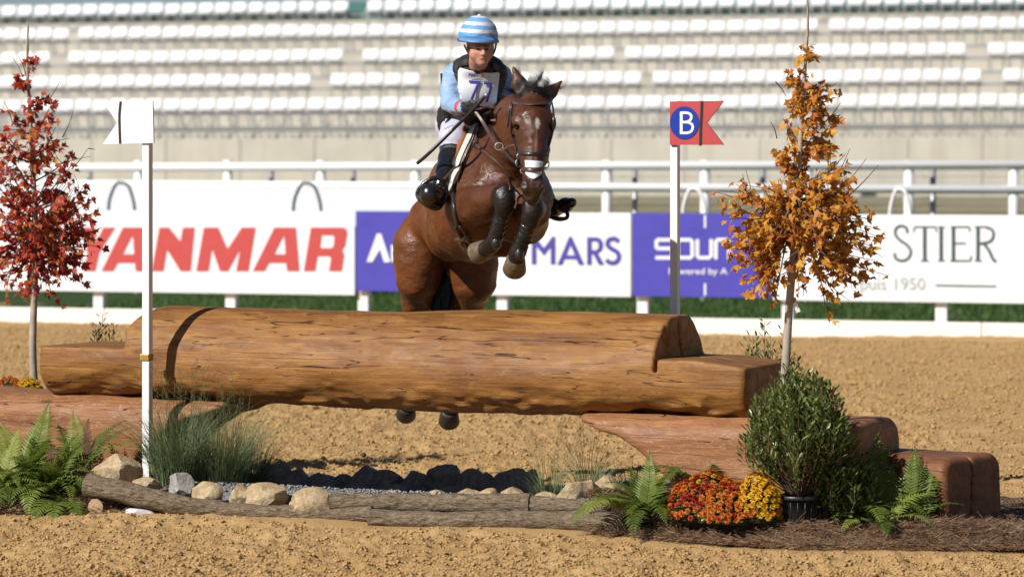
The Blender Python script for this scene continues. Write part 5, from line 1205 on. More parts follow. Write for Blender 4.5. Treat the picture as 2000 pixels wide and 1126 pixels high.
star = near_pt(1049.5, 241, 17.5, 3.6, 8.5, .5); rgb = rgb * (1 - star[:, None]) + np.array([.50, .46, .43]) * star[:, None]
for s_ in ((1047, 268, 1.4, 18), (1046, 300, 1.6, 20)):
    m_ = near_pt(s_[0], s_[1], 17.46, s_[2], s_[3], .8) * .35; rgb = rgb * (1 - m_[:, None]) + np.array([.42, .28, .2]) * m_[:, None]
for (x, y, a, b) in ((1014, 152, 12, 26), (1085, 172, 16, 16)):   # dark ear rims
    pass
body = hput(mesh_obj('body', hv, hf, M_COAT, smooth=True)); color_attr(body, rgb)
def drape(path, b, off, n=24, d0=16.9, d1=20.5, smooth=1):
    """lay a path given in photograph pixels on the nearest surface seen there"""
    q = polyline(path, n) if len(path) > 2 else np.linspace(path[0], path[1], n); o = np.array([P(x, y, d0) for x, y in q]); e = np.array([P(x, y, d1) for x, y in q]); t = np.zeros(len(q)); L = np.linalg.norm(e - o, axis=1); dr = (e - o) / L[:, None]
    b = b.sub(np.minimum(o.min(0), e.min(0)), np.maximum(o.max(0), e.max(0)))
    for _ in range(60): t = t + np.clip(b.d(o + t[:, None] * dr), -.05, .3) * .9
    ok = t < L; p_ = o + t[:, None] * dr; p_ = p_[ok]
    nr = b.grad(p_, .01); p_ = p_ + nr * off
    for _ in range(smooth): p_[1:-1] = (p_[:-2] + 2 * p_[1:-1] + p_[2:]) / 4; nr[1:-1] = (nr[:-2] + 2 * nr[1:-1] + nr[2:]) / 4
    return p_, nr
def strap_on(name, path, width_px, mat, parent=None, b=None, off=.004, thick=.006, n=28, d=17.8, sm=2):
    p_, nr = drape(path, b or hb, off, n, smooth=sm); w = np.interp(np.linspace(0, 1, len(p_)), np.linspace(0, 1, len(np.atleast_1d(width_px))), np.atleast_1d(width_px)) * d / F
    o = MB().strap(p_, nr, w, thick).build(name, mat, parent, smooth=False); return smooth_by_angle(o, 50)
# eyes
M_EYE = simple('dark_eye', (.012, .007, .005), .06, .1, 30, 0); M_LID = simple('eyelid', (.03, .016, .012), .4, .2, 40)
def ball(name, c, rad, mat, n=2):
    bm = bmesh.new(); bmesh.ops.create_icosphere(bm, subdivisions=n, radius=1); v = np.array([q.co[:] for q in bm.verts]); f = [[q.index for q in p_.verts] for p_ in bm.faces]; bm.free()
    return mesh_obj(name, v * rad + np.asarray(c), f, mat, smooth=True)
for x, y, dd in ((1009.5, 249.5, 17.566), (1076.5, 246, 17.586)): hput(ball('eye', Q(x, y, dd), (.013, .018, .014), M_EYE, 3))
# hooves
def hoof_mat():
    t = NT('horn_hoof'); v = t.map(); a = t.noise(t.map((30, 30, 30)), 2, 4); return t.fin(t.ramp(a, [(.3, (.07, .05, .03)), (.7, (.19, .14, .085))]), .6, t.bump(a, .4, .004))
M_HOOF = hoof_mat(); M_HOOFD = simple('dark_hoof', (.03, .024, .02), .6, .3, 40); M_SHOE = simple('steel_shoe', (.30, .29, .28), .4, .15, 30, metal=.8)
def hoof(top, sole, r0, r1, mat):
    ax = Vector(sole - top); L = ax.length; q = ax.to_track_quat('Z', 'Y'); M = Matrix.Translation(Vector(top)) @ q.to_matrix().to_4x4()
    mb = MB().lathe([(0, 0), (r0 * .8, -.004), (r0, .004), (r0 * .6 + r1 * .4, L * .4), (r1, L * .97), (r1 * .97, L), (r1 * .78, L), (r1 * .62, L * .9), (0, L * .86)], 28, cap=False); o = mb.build('hoof', mat, smooth=False); smooth_by_angle(o, 45)
    sh = MB().tube([((r1 * .84) * math.cos(a), (r1 * .84) * math.sin(a), L + .004) for a in np.linspace(R(25), R(335), 28)], .006, 6).build('shoe', M_SHOE, smooth=True)
    for x in (o, sh): x.data.transform(M)
    hput(o); sh.data.transform(Matrix.Translation(-Vector(HO))); sh.parent = o; return o
hoof(Q(948, 484, 17.80), Q(931, 495, 17.86), .046, .060, M_HOOF)
hoof(Q(1008, 502, 17.70), Q(1004.5, 527, 17.78), .047, .062, M_HOOF)
hoof(Q(794, 794, 20.08), Q(793, 810, 20.16), .050, .060, M_HOOFD)
hoof(Q(878, 802, 20.08), Q(877, 823, 20.16), .050, .062, M_HOOFD)
# black brushing boots on the cannons
M_BOOT = simple('wet_black_boot', (.016, .017, .019), .22, .3, 45, .6, .006, coat=.3)
def leg_boot(pts, rad):
    c = polyline([Q(*p_) for p_ in pts], 26); rr = np.interp(np.linspace(0, 1, len(c)), np.linspace(0, 1, len(rad)), rad); rr = rr + .0022 * (np.arange(len(c)) % 5 == 0) + .001 * np.sin(np.arange(len(c)) * 2.2)
    o = hput(MB().tube(c, rr, 22).build('leg_boot', M_BOOT, smooth=True))
    for k in (5, 10, 15, 20):
        s = MB().tube(c[k:k + 2] + (c[k + 1] - c[k]) * .1, [rr[k] + .004] * 2, 22).build('strap', M_BOOT); s.data.transform(Matrix.Translation(-Vector(HO))); s.parent = o; smooth_by_angle(s, 40)
    return o
leg_boot([(983, 412, 17.625), (975, 438, 17.66), (967, 468, 17.725)], [.040, .037, .036, .039])
leg_boot([(1032, 438, 17.605), (1023, 462, 17.64), (1012, 489, 17.69)], [.041, .038, .036, .040])
for c in ((968.5, 474, 17.69), (1014, 496, 17.65)):      # fetlock cups
    hput(ball('fetlock_cup', Q(*c), (.026, .028, .036), M_BOOT, 3))
# hair: forelock, mane, tail
M_HAIR = leaf_mat('black_hair', [(.1, (.008, .007, .007)), (.9, (.030, .026, .024))], .35, .05, noise=8, spec=.5)
def hair(name, roots, n, seed, length, direction, spread, width=.0011, seg=10, curl=.02, locks=16, sag=.25):
    """hair in tapering locks that share a waving guide"""
    r = np.random.default_rng(seed); V = []; Fc = []; n0 = 0; roots = np.asarray(roots); t = np.linspace(0, 1, seg); per = max(1, n // locks)
    for k in range(locks):
        u = (k + r.random()) / locks; q = u * (len(roots) - 1); i = min(int(q), len(roots) - 2); p0 = roots[i] + (roots[i + 1] - roots[i]) * (q - i); d_ = np.asarray(direction(u), float) + r.normal(0, spread, 3); L = length * r.uniform(.6, 1.15)
        ax1, ax2 = r.normal(size=3), r.normal(size=3); ph = r.uniform(0, 6.28); wave = curl * L * (np.sin(t * r.uniform(3, 6) + ph) - math.sin(ph)); g_ = p0 + d_ * L * t[:, None] + _n(ax1) * wave[:, None] + np.array([0, 0, -sag]) * L * (t ** 2.2)[:, None]
        for _ in range(per):
            o_ = r.normal(0, 1, 3) * .0075; ls = r.uniform(.6, 1.0); fl = r.normal(0, .008, 3)
            c = g_[0] + (g_ - g_[0]) * ls + o_ * (1 - .75 * t)[:, None] + fl * (t ** 2)[:, None]
            b = _n(np.cross(d_, [0, 1, .2])) * width; w = (1 - .75 * t)[:, None]; V.append(np.concatenate([c - b * w, c + b * w])); Fc += [[n0 + j, n0 + j + 1, n0 + seg + j + 1, n0 + seg + j] for j in range(seg - 1)]; n0 += 2 * seg
    o = mesh_obj(name, np.concatenate(V), np.array(Fc), M_HAIR); tag(o, kind='stuff'); return hput(o)
hair('forelock', [Q(1022, 188, 17.74), Q(1036, 180, 17.74), Q(1050, 182, 17.74)], 900, 3, .135, lambda u: (-.65 + .95 * u, .05, .70), .22, .0011, 14, .34, 15, .1)
hair('forelock', [Q(1050, 182, 17.74), Q(1058, 186, 17.74), Q(1064, 190, 17.74)], 110, 13, .13, lambda u: (.5 + .5 * u, .05, .50), .15, .0009, 14, .30, 4, .1)
hair('forelock', [Q(1020, 192, 17.70), Q(1044, 182, 17.685), Q(1066, 192, 17.70)], 1300, 4, .060, lambda u: (-.35 + .7 * u, -.15, .10), .25, .0014, 10, .25, 26, .4)
hair('mane', [Q(1034, 178, 17.8), Q(1015, 184, 17.95), Q(1000, 198, 18.1), Q(986, 214, 18.25), Q(972, 232, 18.42)], 1300, 5, .10, lambda u: (-.30 + .1 * u, .25, .30 - .3 * u), .22, .0014, 10, .12, 24, .3)
hair('tail', [Q(856, 440, 19.84), Q(862, 452, 19.88), Q(870, 456, 19.88), Q(880, 450, 19.86), Q(886, 442, 19.84)], 2600, 6, .62, lambda u: (-.10 + .2 * u, .05, -1.0), .07, .0034, 10, .06, 34, .0)  # tail hair, widened so its black also stands in for shade between legs
# ------------------------------------------------------------------ rider
rider = empty('person', (float(P(915, 300, 18.6)[0]), 18.6, 0)); RO = np.array(rider.location)
tag(rider, 'rider in a blue and white striped helmet and number bib leaning forward on the horse', 'person')
def rput(o, par=None):
    o.data.transform(Matrix.Translation(-Vector(RO))); o.parent = par or rider; return o
rb = Body()
# 0 skin 1 sleeve 2 breeches 3 boot 4 glove
rb.ell(P(937, 76, 18.10), (.074, .092, .095), k=.02, tag=0)
rb.ell(P(939, 99, 18.035), (.060, .070, .078), k=.03, tag=0)
rb.cone(P(940, 108, 18.01), P(942, 119.5, 17.995), .046, .029, k=.025, tag=0)
rb.ell(P(926, 107, 18.00), (.021, .022, .022), k=.02, tag=0); rb.ell(P(955, 106, 18.00), (.019, .022, .022), k=.02, tag=0)
rb.cone(P(943.5, 95, 17.962), P(945, 105.5, 17.944), .0085, .0115, k=.010, tag=0)
rb.ell(P(941.5, 106.5, 17.955), (.0075, .008, .006), k=.006, tag=0); rb.ell(P(948.5, 106.5, 17.955), (.0075, .008, .006), k=.006, tag=0)
rb.cone(P(929, 92, 17.975), P(938, 92.5, 17.963), .009, .009, k=.012, tag=0); rb.cone(P(946, 92.5, 17.963), P(954, 92, 17.975), .009, .009, k=.012, tag=0)
for x in (934, 950.5): rb.ell(P(x, 96.5, 17.958), (.012, .011, .0075), k=.008, sub=True)
rb.cone(P(938, 115, 17.978), P(942.5, 113.8, 17.973), .0065, .007, k=.012, tag=0); rb.cone(P(942.5, 113.8, 17.973), P(948, 115, 17.978), .007, .0065, k=.012, tag=0); rb.cone(P(939, 118.6, 17.978), P(946.5, 118.6, 17.978), .0065, .0065, k=.012, tag=0)
rb.ell(P(942.5, 123.5, 17.978), (.016, .014, .012), k=.012, tag=0)
rb.ell(P(915.5, 95, 18.08), (.009, .02, .026), k=.01, tag=0); rb.ell(P(962, 95, 18.08), (.009, .02, .026), k=.01, tag=0)
rb.cone(P(935, 114, 18.12), P(933, 128, 18.19), .050, .052, k=.03, tag=0); rb.cone(P(934, 130, 18.19), P(932, 137, 18.235), .060, .064, k=.01, tag=4)
YV = _n([0, 1, 0])
rb.cone(P(934, 160, 18.32), P(920, 232, 18.64), .150, .125, k=.05, tag=1, flat=(YV, .72))
rb.cone(P(900, 146, 18.30), P(968, 150, 18.34), .07, .07, k=.05, tag=1)
# arms
rb.chain([(P(886, 148, 18.31), .060), (P(879, 178, 18.28), .052), (P(878, 201, 18.22), .046), (P(891, 208, 18.10), .040), (P(904, 211, 18.00), .032)], k=.025, tag=1)
rb.chain([(P(978, 152, 18.34), .060), (P(992, 178, 18.32), .052), (P(1000, 200, 18.28), .045), (P(985, 220, 18.14), .036), (P(972, 230, 18.05), .031)], k=.025, tag=1)
rb.cone(P(900.2, 210.2, 18.02), P(900.8, 210.4, 18.015), .0352, .0350, k=.003, tag=5)
# gloved hands: palm, four fingers, thumb
def hand(wr, pal, knuck, mid, tip, spread, thumb):
    rb.cone(wr, pal, .028, .026, k=.012, tag=4, flat=(_n([.3, .8, .3]), .7))
    for i, (L, rr) in enumerate(((.92, .0095), (1.0, .010), (.95, .0095), (.78, .0082))):
        o = spread * (i - 1.5); a = pal + (knuck - pal) * .9 + o; b = a + (mid - knuck) * L; c = b + (tip - mid) * L
        rb.chain([(pal + o * .7, .011), (a, rr * 1.1), (b, rr), (c, rr * .85)], k=.003, tag=4)
    rb.chain([(pal + thumb[0], .013), (pal + thumb[1], .011), (pal + thumb[2], .009)], k=.008, tag=4)
hand(P(904, 210.5, 18.0), P(914, 211, 17.955), P(924, 208, 17.925), P(933, 212, 17.905), P(929, 220, 17.935), np.array([.005, .0, -.0185]), [np.array([.0, -.012, .018]), np.array([.026, -.03, .026]), np.array([.05, -.035, .018])])
hand(P(972, 230, 18.05), P(962, 233, 17.99), P(954, 231, 17.96), P(946, 235, 17.94), P(950, 242, 17.965), np.array([-.005, .0, -.0185]), [np.array([.0, -.012, .018]), np.array([-.024, -.03, .026]), np.array([-.046, -.035, .018])])
# seat and legs
rb.ell(P(908, 246, 18.80), (.165, .165, .135), k=.05, tag=2)
DK0 = 18.38
rb.cone(P(896, 246, 18.70), P(887, 272, 18.36), .100, .078, k=.05, tag=2)
rb.cone(P(932, 250, 18.78), P(1008, 305, 18.50), .095, .066, k=.05, tag=2)
def skin_depth(px, py, dflt):
    o = np.array([P(px, py, 17.0)]); e = P(px, py, 20.0); q, _ = hb.ray(o, e - o[0], 3.0); return float(q[0][1]) if q[0][1] < 19.4 else dflt
DK = min(skin_depth(888, 285, 18.4), 18.45) - .055; DA = min(skin_depth(880, 345, 18.5), 18.6) - .05
rb.cone(P(886, 268, DK + .03), P(884, 290, DK), .075, .070, k=.03, tag=2)
rb.chain([(P(885, 286, DK), .066), (P(880, 310, DK * .6 + DA * .4), .064), (P(872, 335, DK * .25 + DA * .75), .057), (P(864, 356, DA), .046), (P(858, 370, DA), .044)], k=.02, tag=3)
rb.chain([(P(862, 376, DA + .05), .040), (P(850, 381, DA - .06), .043), (P(842, 381, DA - .14), .060), (P(840, 378, DA - .18), .054)], k=.03, tag=3)
rb.chain([(P(1010, 300, 18.50), .064), (P(1045, 345, 18.58), .054), (P(1068, 388, 18.62), .042), (P(1072, 404, 18.63), .040)], k=.02, tag=3)
rb.chain([(P(1070, 412, 18.66), .036), (P(1085, 408, 18.56), .037), (P(1104, 401, 18.47), .036), (P(1116, 396, 18.42), .028)], k=.03, tag=3)
rv, rf = rb.mesh(.0052)
cut = rv[:, 2]
tagi = np.argmin(np.stack([np.min(np.stack([q.d(rv) for q in rb.pr if not q.sub and q.tag == t] or [np.full(len(rv), 9.)], 1), 1) for t in range(6)], 1), 1)
# sleeves get creases, boots lacing relief
rn = vert_normals(rv, rf); amp = np.select([tagi == 1, tagi == 2, tagi == 3, tagi == 4], [.0045, .002, .002, .0015], .0)
rv = rv + rn * (amp * fbm(rv * np.array([14, 14, 26]), 3, 8))[:, None]
def skin_mat():
    t = NT('rider_skin'); v = t.map(); a = t.noise(v, 45, 4, .6); b = t.noise(v, 260, 3, .6); col = t.ramp(a, [(.3, (.42, .20, .135)), (.7, (.56, .30, .215))])  # skin tone mottled at random
    m = t.fin(col, .45, t.bump(b, .2, .001), spec=.4); s = t.b.inputs; s['Subsurface Weight'].default_value = .12; s['Subsurface Radius'].default_value = (.01, .004, .002); return m
def sleeve_mat():
    t = NT('blue_sleeve'); v = t.map(); a = t.noise(v, 9, 3); st = t.noise(t.map((18, 18, 60), (0, R(35), R(20))), 1.0, 2, .5, 1.0)
    col = t.ramp(a, [(.35, (.20, .34, .56)), (.65, (.29, .43, .64))]); col = t.mix(t.ramp(st, [(.60, 0), (.63, .4)]), col, (.46, .57, .72)); w = t.noise(t.map((10, 10, 34), (0, R(20), 0)), 1.4, 4)
    return t.fin(col, .6, t.bump(w, .5, .012), spec=.3, sheen=.2)
M_SKIN, M_SLEEVE = skin_mat(), sleeve_mat()
M_BREECH = simple('pale_breeches', (.50, .50, .62), .75, .06, 25, .25, .002); M_RBOOT = simple('polished_black_boot', (.012, .012, .014), .22, .3, 20, .35, .006, coat=.35)
M_GLOVE = simple('black_glove', (.018, .018, .02), .5, .3, 70, .4, .002); M_CUFF = simple('red_white_cuff', (.55, .06, .07), .7, .2, 50)
M_LIPS = simple('lips', (.36, .15, .12), .45, .1, 50)
fm = tagi[rf[:, 0]]
me_body = mesh_obj('body', rv, rf, smooth=True, mats=[M_SKIN, M_SLEEVE, M_BREECH, M_RBOOT, M_GLOVE, M_CUFF, M_LIPS])
cen = rv[rf].mean(1); lip = (np.abs(cen[:, 2] - P(942, 116.2, 17.96)[2]) < .0065) & (np.abs(cen[:, 0] - P(942.5, 116, 17.96)[0]) < .017) & (cen[:, 1] < 17.975); 
me_body.data.polygons.foreach_set('material_index', fm.astype(np.int32)); rput(me_body)
M_EYEW = simple('eye_white', (.20, .16, .14), .2, .05, 30, 0); M_IRIS = simple('iris', (.03, .025, .025), .1, .1, 30, 0); M_BROW = simple('eyebrow', (.16, .09, .05), .8, .2, 60)
for x in (934, 950.5):
    e = rput(ball('eye', P(x, 96.8, 17.974), (.0105, .009, .0052), M_EYEW, 2)); i_ = ball('iris', P(x + .3, 97.3, 17.9662), (.0046, .0028, .0044), M_IRIS, 2); i_.data.transform(Matrix.Translation(-Vector(RO))); i_.parent = e
    l_ = MB().tube(polyline([P(x - 4, 96.6, 17.966), P(x, 94.8, 17.958), P(x + 4, 96.4, 17.966)], 9), .0020, 6).build('eyelid', M_BROW, smooth=True); rput(l_)
    p_, nr = drape([(x - 5.5, 92.2), (x, 90.8), (x + 5, 91.8)], rb, .001, 9, 17.5, 18.2); rput(MB().strap(p_, nr, .0055, .002).build('eyebrow', M_BROW))
for pth, w_, m_ in (([(935.5, 118.0), (939, 116.4), (943, 115.8), (947.5, 116.4), (950.5, 118.0)], .0034, simple('mouth_line', (.10, .035, .03), .6)), ([(938.5, 114.2), (943, 113.4), (947.5, 114.2)], .0042, M_LIPS), ([(938.5, 118.6), (943, 118.9), (947.5, 118.6)], .0050, M_LIPS)):
    p_, nr = drape(pth, rb, .0004, 12, 17.5, 18.2); rput(MB().strap(p_, nr, np.interp(np.linspace(0, 1, len(p_)), [0, .3, .7, 1], [.3, 1, 1, .3]) * w_, .0018).build('mouth', m_))
# hair under the helmet
p_, nr = drape([(914, 92), (913, 99), (916, 106)], rb, .002, 9, 17.6, 18.4); rput(MB().strap(p_, nr, .016, .008).build('hair', simple('fair_hair', (.34, .24, .13), .7, .3, 80)))
# body protector over the shirt
vb = Body()
vb.cone(P(935, 160, 18.30), P(918, 228, 18.63), .158, .156, k=.04, flat=(YV, .78))
vb.cone(P(906, 137, 18.27), P(964, 142, 18.29), .056, .052, k=.05)
vb.cone(P(920, 132, 18.20), P(948, 134, 18.20), .050, .048, k=.03)
vb.cone(P(912, 232, 18.66), P(916, 224, 18.62), .165, .165, k=.02, flat=(YV, .78))
vb.cone(P(938, 106, 18.02), P(935, 122, 18.10), .056, .060, k=.015, sub=True)
vb.cone(P(878, 205, 18.22), P(885, 150, 18.30), .050, .062, k=.02, sub=True); vb.cone(P(1002, 205, 18.27), P(980, 154, 18.34), .050, .062, k=.02, sub=True)
vv, vf = vb.mesh(.0065); vn = vert_normals(vv, vf)
seam = np.abs(((vv[:, 2] * 22 + vv[:, 0] * 3) % 1) - .5); vv = vv + vn * (.004 * np.clip(seam * 4, 0, 1) - .002)[:, None]
M_VEST = simple('black_body_protector', (.014, .014, .016), .6, .3, 60, .6, .004)
rput(mesh_obj('body_protector', vv, vf, M_VEST, smooth=True))
# shoulder straps of the protector
for pth, w in (([(893, 134), (905, 124), (915, 122)], 16), ([(960, 128), (972, 136), (981, 147)], 15)):
    p_, nr = drape(pth, vb, .008, 14, 17.5, 18.6); rput(MB().strap(p_, nr, w * 18.2 / F, .014).build('shoulder_strap', M_VEST))
rput(MB().box(P(864.5, 190, 18.45), (.012, .06, .26), Matrix.Rotation(R(-3), 3, 'Y'), .005).build('back_panel', M_VEST))
# bib draped over the chest
M_BIB = simple('white_bib', (.72, .745, .82), .7, .04, 10, .25, .003)
def drape_grid(cor, nu, nv, b, off, d0=17.4, d1=18.9):
    """cor: four corners in pixels, top-left, top-right, bottom-right, bottom-left"""
    tl, tr, br, bl = [np.array(c, float) for c in cor]; U_, V_ = np.meshgrid(np.linspace(0, 1, nu), np.linspace(0, 1, nv), indexing='ij')
    q = (1 - V_)[..., None] * ((1 - U_)[..., None] * tl + U_[..., None] * tr) + V_[..., None] * ((1 - U_)[..., None] * bl + U_[..., None] * br)
    q[..., 1] += (np.sin(U_ * math.pi) * 4 * (1 - V_)); q = q.reshape(-1, 2)
    o = np.array([P(x, y, d0) for x, y in q]); e = np.array([P(x, y, d1) for x, y in q]); L = np.linalg.norm(e - o, axis=1); dr = (e - o) / L[:, None]; t = np.zeros(len(q))
    for _ in range(45): t = t + np.clip(b.d(o + t[:, None] * dr), -.05, .3) * .9
    t = np.minimum(t, L); p_ = o + t[:, None] * dr; p_ = p_ + b.grad(p_, .012) * off
    f = [[i * nv + j, i * nv + j + 1, (i + 1) * nv + j + 1, (i + 1) * nv + j] for i in range(nu - 1) for j in range(nv - 1)]
    return p_, f
bibq = [(897, 131), (974, 141), (966, 210), (896, 196)]
bv, bf = drape_grid(bibq, 26, 24, vb, .010)
hit_ = np.abs(vb.d(bv)) < .05
nrm = vb.grad(bv, .02); bv = bv + nrm * (.0022 * fbm(bv * 15, 2, 4))[:, None]
bib = mesh_obj('bib', bv, np.array(bf), M_BIB, smooth=True); sm = bib.modifiers.new('thick', 'SOLIDIFY'); sm.thickness = .003; sm.offset = 0; rput(bib)
def print_on(name, strokes, mat, off=.0185):
    mb = MB()
    for k, (pts, w) in enumerate(strokes):
        p_, nr = drape(pts, vb, off + .0004 * k, max(8, 6 * len(pts)), 17.4, 18.9, 2); mb.strap(p_, nr, w * 18.2 / F, .0016)
    o = mb.build(name, mat); o.data.transform(Matrix.Translation(-Vector(RO))); o.parent = bib; return o
print_on('digit', [([(917.5, 158.8), (938.3, 160.2)], 4.6), ([(935.5, 160.5), (922.5, 191)], 5.0)], M_NAVY)
print_on('digit', [([(944.5, 162.3), (959, 164.5)], 4.6), ([(956.5, 164.5), (955.5, 175), (948.5, 196)], 5.0)], M_NAVY)
for x, ss in ((917, [[(0, 5), (0.6, 0), (2, 3), (3.4, 0), (4, 5)]]), (922, [[(0, 5), (1.8, 0), (3.6, 5)], [(.8, 3.4), (2.8, 3.4)]]), (926.6, [[(0, 5), (0, 0), (2.2, .3), (2.4, 2), (.2, 2.7), (2.8, 5)]]), (930.4, [[(2.8, .5), (.8, .3), (.6, 2), (2.6, 3), (2.6, 4.6), (.3, 4.8)]])):
    print_on('letter', [([(x + a, 141 + b + (x - 917) * .06) for a, b in s_], 1.15) for s_ in ss], M_NAVY)
M_YEL = simple('yellow_print', (.75, .42, .03), .6, .05); 
print_on('emblem', [([(938, 139), (941, 141.5), (942.5, 138.5)], 2.2)], M_RED); print_on('emblem', [([(938, 146), (939.5, 148)], 2.0), ([(944, 142.5), (946, 144)], 2.0)], M_YEL); print_on('emblem', [([(940.5, 149.5), (942.5, 143.5), (945, 150)], 1.3)], M_NAVY)
print_on('small_print', [([(949, 146), (957, 147.2)], .9), ([(949, 149), (954, 149.8)], .9)], M_GREYINK); print_on('small_print', [([(924, 152.2), (952, 155)], 1.0)], M_GREYINK)
# helmet with striped silk
def silk_mat():
    t = NT('striped_silk'); x = t.n('SeparateXYZ'); w = t.noise(t.map((30, 30, 90)), 1, 3); t.t.links.new(t.co.outputs['Object'], x.inputs[0])
    z = t.math('ADD', x.outputs[2], t.math('MULTIPLY', t.math('SUBTRACT', w, .5), .006)); sn = t.ramp(t.math('FRACT', t.math('MULTIPLY', t.math('ADD', z, .004), 25)), [(.0, 0), (.45, 0), (.47, 1), (.97, 1)]); brim = t.ramp(t.math('MULTIPLY', z, 10), [(.28, 1), (.31, 0)])
    white = (.66, .63, .68); blue = (.13, .36, .68); col = t.mix(sn, white, blue); col = t.mix(brim, col, (.10, .33, .66))
    cr = t.noise(t.map((14, 14, 50)), 2.0, 4, .6, .6); return t.fin(col, .42, t.bump(cr, .6, .012), spec=.4, sheen=.15)
M_SILK = silk_mat(); M_HBLK = simple('helmet_black', (.012, .012, .013), .5, .2, 40)
hc = P(934, 77.0, 18.085); sh = Body(); sh.ell(np.array([0, 0, .010]), (.106, .126, .118), k=.01); 
hvv, hff = sh.mesh(.006); keep = (hvv[:, 2] > -.002 + .16 * 0); hvv[:, 2] = np.maximum(hvv[:, 2], 0); hvv = hvv + (np.maximum(hvv[:, 2:3], 0) > .002) * sh.grad(hvv) * (.003 * fbm(hvv * np.array([14, 14, 40]), 3, 3))[:, None]
helm = mesh_obj('helmet', hvv, hff, M_SILK, smooth=True); tilt = Matrix.Translation(Vector(hc)) @ Matrix.Rotation(R(4), 4, 'X') @ Matrix.Rotation(R(3), 4, 'Y'); 
helm.parent = rider; helm.matrix_local = Matrix.Translation(-Vector(RO)) @ tilt
def hpart(o): o.parent = helm; return o
a = np.linspace(R(188), R(352), 30); inner = np.stack([.104 * np.cos(a), .124 * np.sin(a), np.full(30, .002)], 1); drop = -.010 - .004 * np.sin((a - R(188)) / R(164) * math.pi); ext = .020 + .022 * np.sin((a - R(188)) / R(164) * math.pi); outer = np.stack([(.104 + ext * .25) * np.cos(a), (.124 + ext) * np.sin(a), drop], 1)
vz = np.array([0, 0, .006]); V = np.concatenate([inner + vz * 2.5, outer + vz, outer - vz * .3, inner - vz]); n = 30; f = [[i + k * n, i + 1 + k * n, i + 1 + ((k + 1) % 4) * n, i + ((k + 1) % 4) * n] for k in range(4) for i in range(n - 1)]
hpart(mesh_obj('peak', V, f, simple('peak_blue', (.12, .24, .48), .5, .1, 30), smooth=True))
ba = np.linspace(0, 2 * math.pi, 40); hpart(MB().tube(np.stack([.101 * np.cos(ba), .120 * np.sin(ba), np.full(40, -.006)], 1), .011, 8, cap=False).build('rim', M_HBLK, smooth=True))
hpart(ball('button', (0, .0, .128), (.010, .010, .006), M_SILK, 2))
for pts in ([(907, 88, 18.08), (912, 100, 18.05), (924, 117, 18.02), (932, 126, 18.02)], [(913, 86, 18.02), (918, 102, 18.01), (926, 118, 18.01)], [(969, 86, 18.08), (966, 100, 18.04), (957, 116, 18.02), (948, 126, 18.01)]):
    rput(MB().tube(polyline([P(*q) for q in pts], 16), .0055, 6, flat=.5).build('chin_strap', M_HBLK, smooth=True))
# loose cord of the protector
rput(MB().tube(polyline([P(868, 226, 18.3), P(864, 236, 18.3), P(858, 243, 18.32)], 10), .004, 6).build('cord', M_HBLK, smooth=True))
# tan whip in the right hand
whip = MB().tube(polyline([P(948, 187, 17.87), P(925, 213, 17.90), P(885, 253, 17.98), P(838, 299, 18.08), P(815, 319, 18.12)], 40), [.0105] * 10 + [.0085] * 5 + [.0095] * (len(polyline([P(948, 187, 17.87), P(925, 213, 17.90), P(885, 253, 17.98), P(838, 299, 18.08), P(815, 319, 18.12)], 40)) - 15), 8).build('riding_whip', M_HBLK, smooth=True)
tag(whip, 'black riding whip with a silver cap held in the right hand', 'whip')
MB().tube([P(952, 183.5, 17.865), P(947.5, 188, 17.868)], .0105, 10).build('cap', M_METAL, whip, smooth=True)
MB().tube([P(883, 252.5, 17.968), P(840, 295, 18.062)], .0016, 5).build('piping', M_PANELW, whip, smooth=True)
# stirrups
def stirrup(ring, tread, label, leather):
    c = polyline([P(*q) for q in ring] + [P(*ring[0])], 40); o = MB().tube(c, .011, 8, cap=False).build('stirrup', M_RBOOT, smooth=True); tag(o, label, 'stirrup')
    t_ = MB().tube([P(*q) for q in tread], .017, 8, flat=.5).build('tread', M_RBOOT, o, smooth=True)
    MB().tube(polyline([P(*q) for q in leather], 12), .010, 6, flat=.3).build('stirrup_leather', M_TACK, o, smooth=True)
    return o
# ------------------------------------------------------------------ tack on the horse
def leather(nm, c, r=.35): return simple(nm, c, r, .25, 40, .3, .002, coat=.15)
M_TACK = leather('brown_leather', (.075, .038, .028)); M_SADDLE = leather('tan_saddle', (.30, .105, .022), .32); M_TACKD = leather('dark_leather', (.028, .022, .022)); M_PAD = simple('white_fleece', (.62, .60, .56), .95, .1, 60, .8, .008)
def tput(name, label=None, cat=None, **kw): return None
SD = DA - .13
stirrup([(868, 354, SD), (850, 347, SD), (828, 358, SD), (815, 378, SD), (826, 396, SD - .02), (850, 408, SD - .02), (864, 398, SD), (872, 375, SD + .02)], [(822, 390, SD - .03), (858, 405, SD - .03)], 'black safety stirrup round the rider boot left of the saddle', [(864, 353, SD), (876, 340, DA - .07), (888, 326, DA - .03)])
stirrup([(1072, 385, 18.52), (1064, 400, 18.50), (1072, 420, 18.48), (1090, 428, 18.46), (1108, 424, 18.46), (1104, 408, 18.48), (1088, 394, 18.50)], [(1074, 424, 18.47), (1106, 427, 18.45)], 'black stirrup round the far boot right of the horse', [(1070, 386, 18.54), (1064, 370, 18.58), (1060, 350, 18.6)])
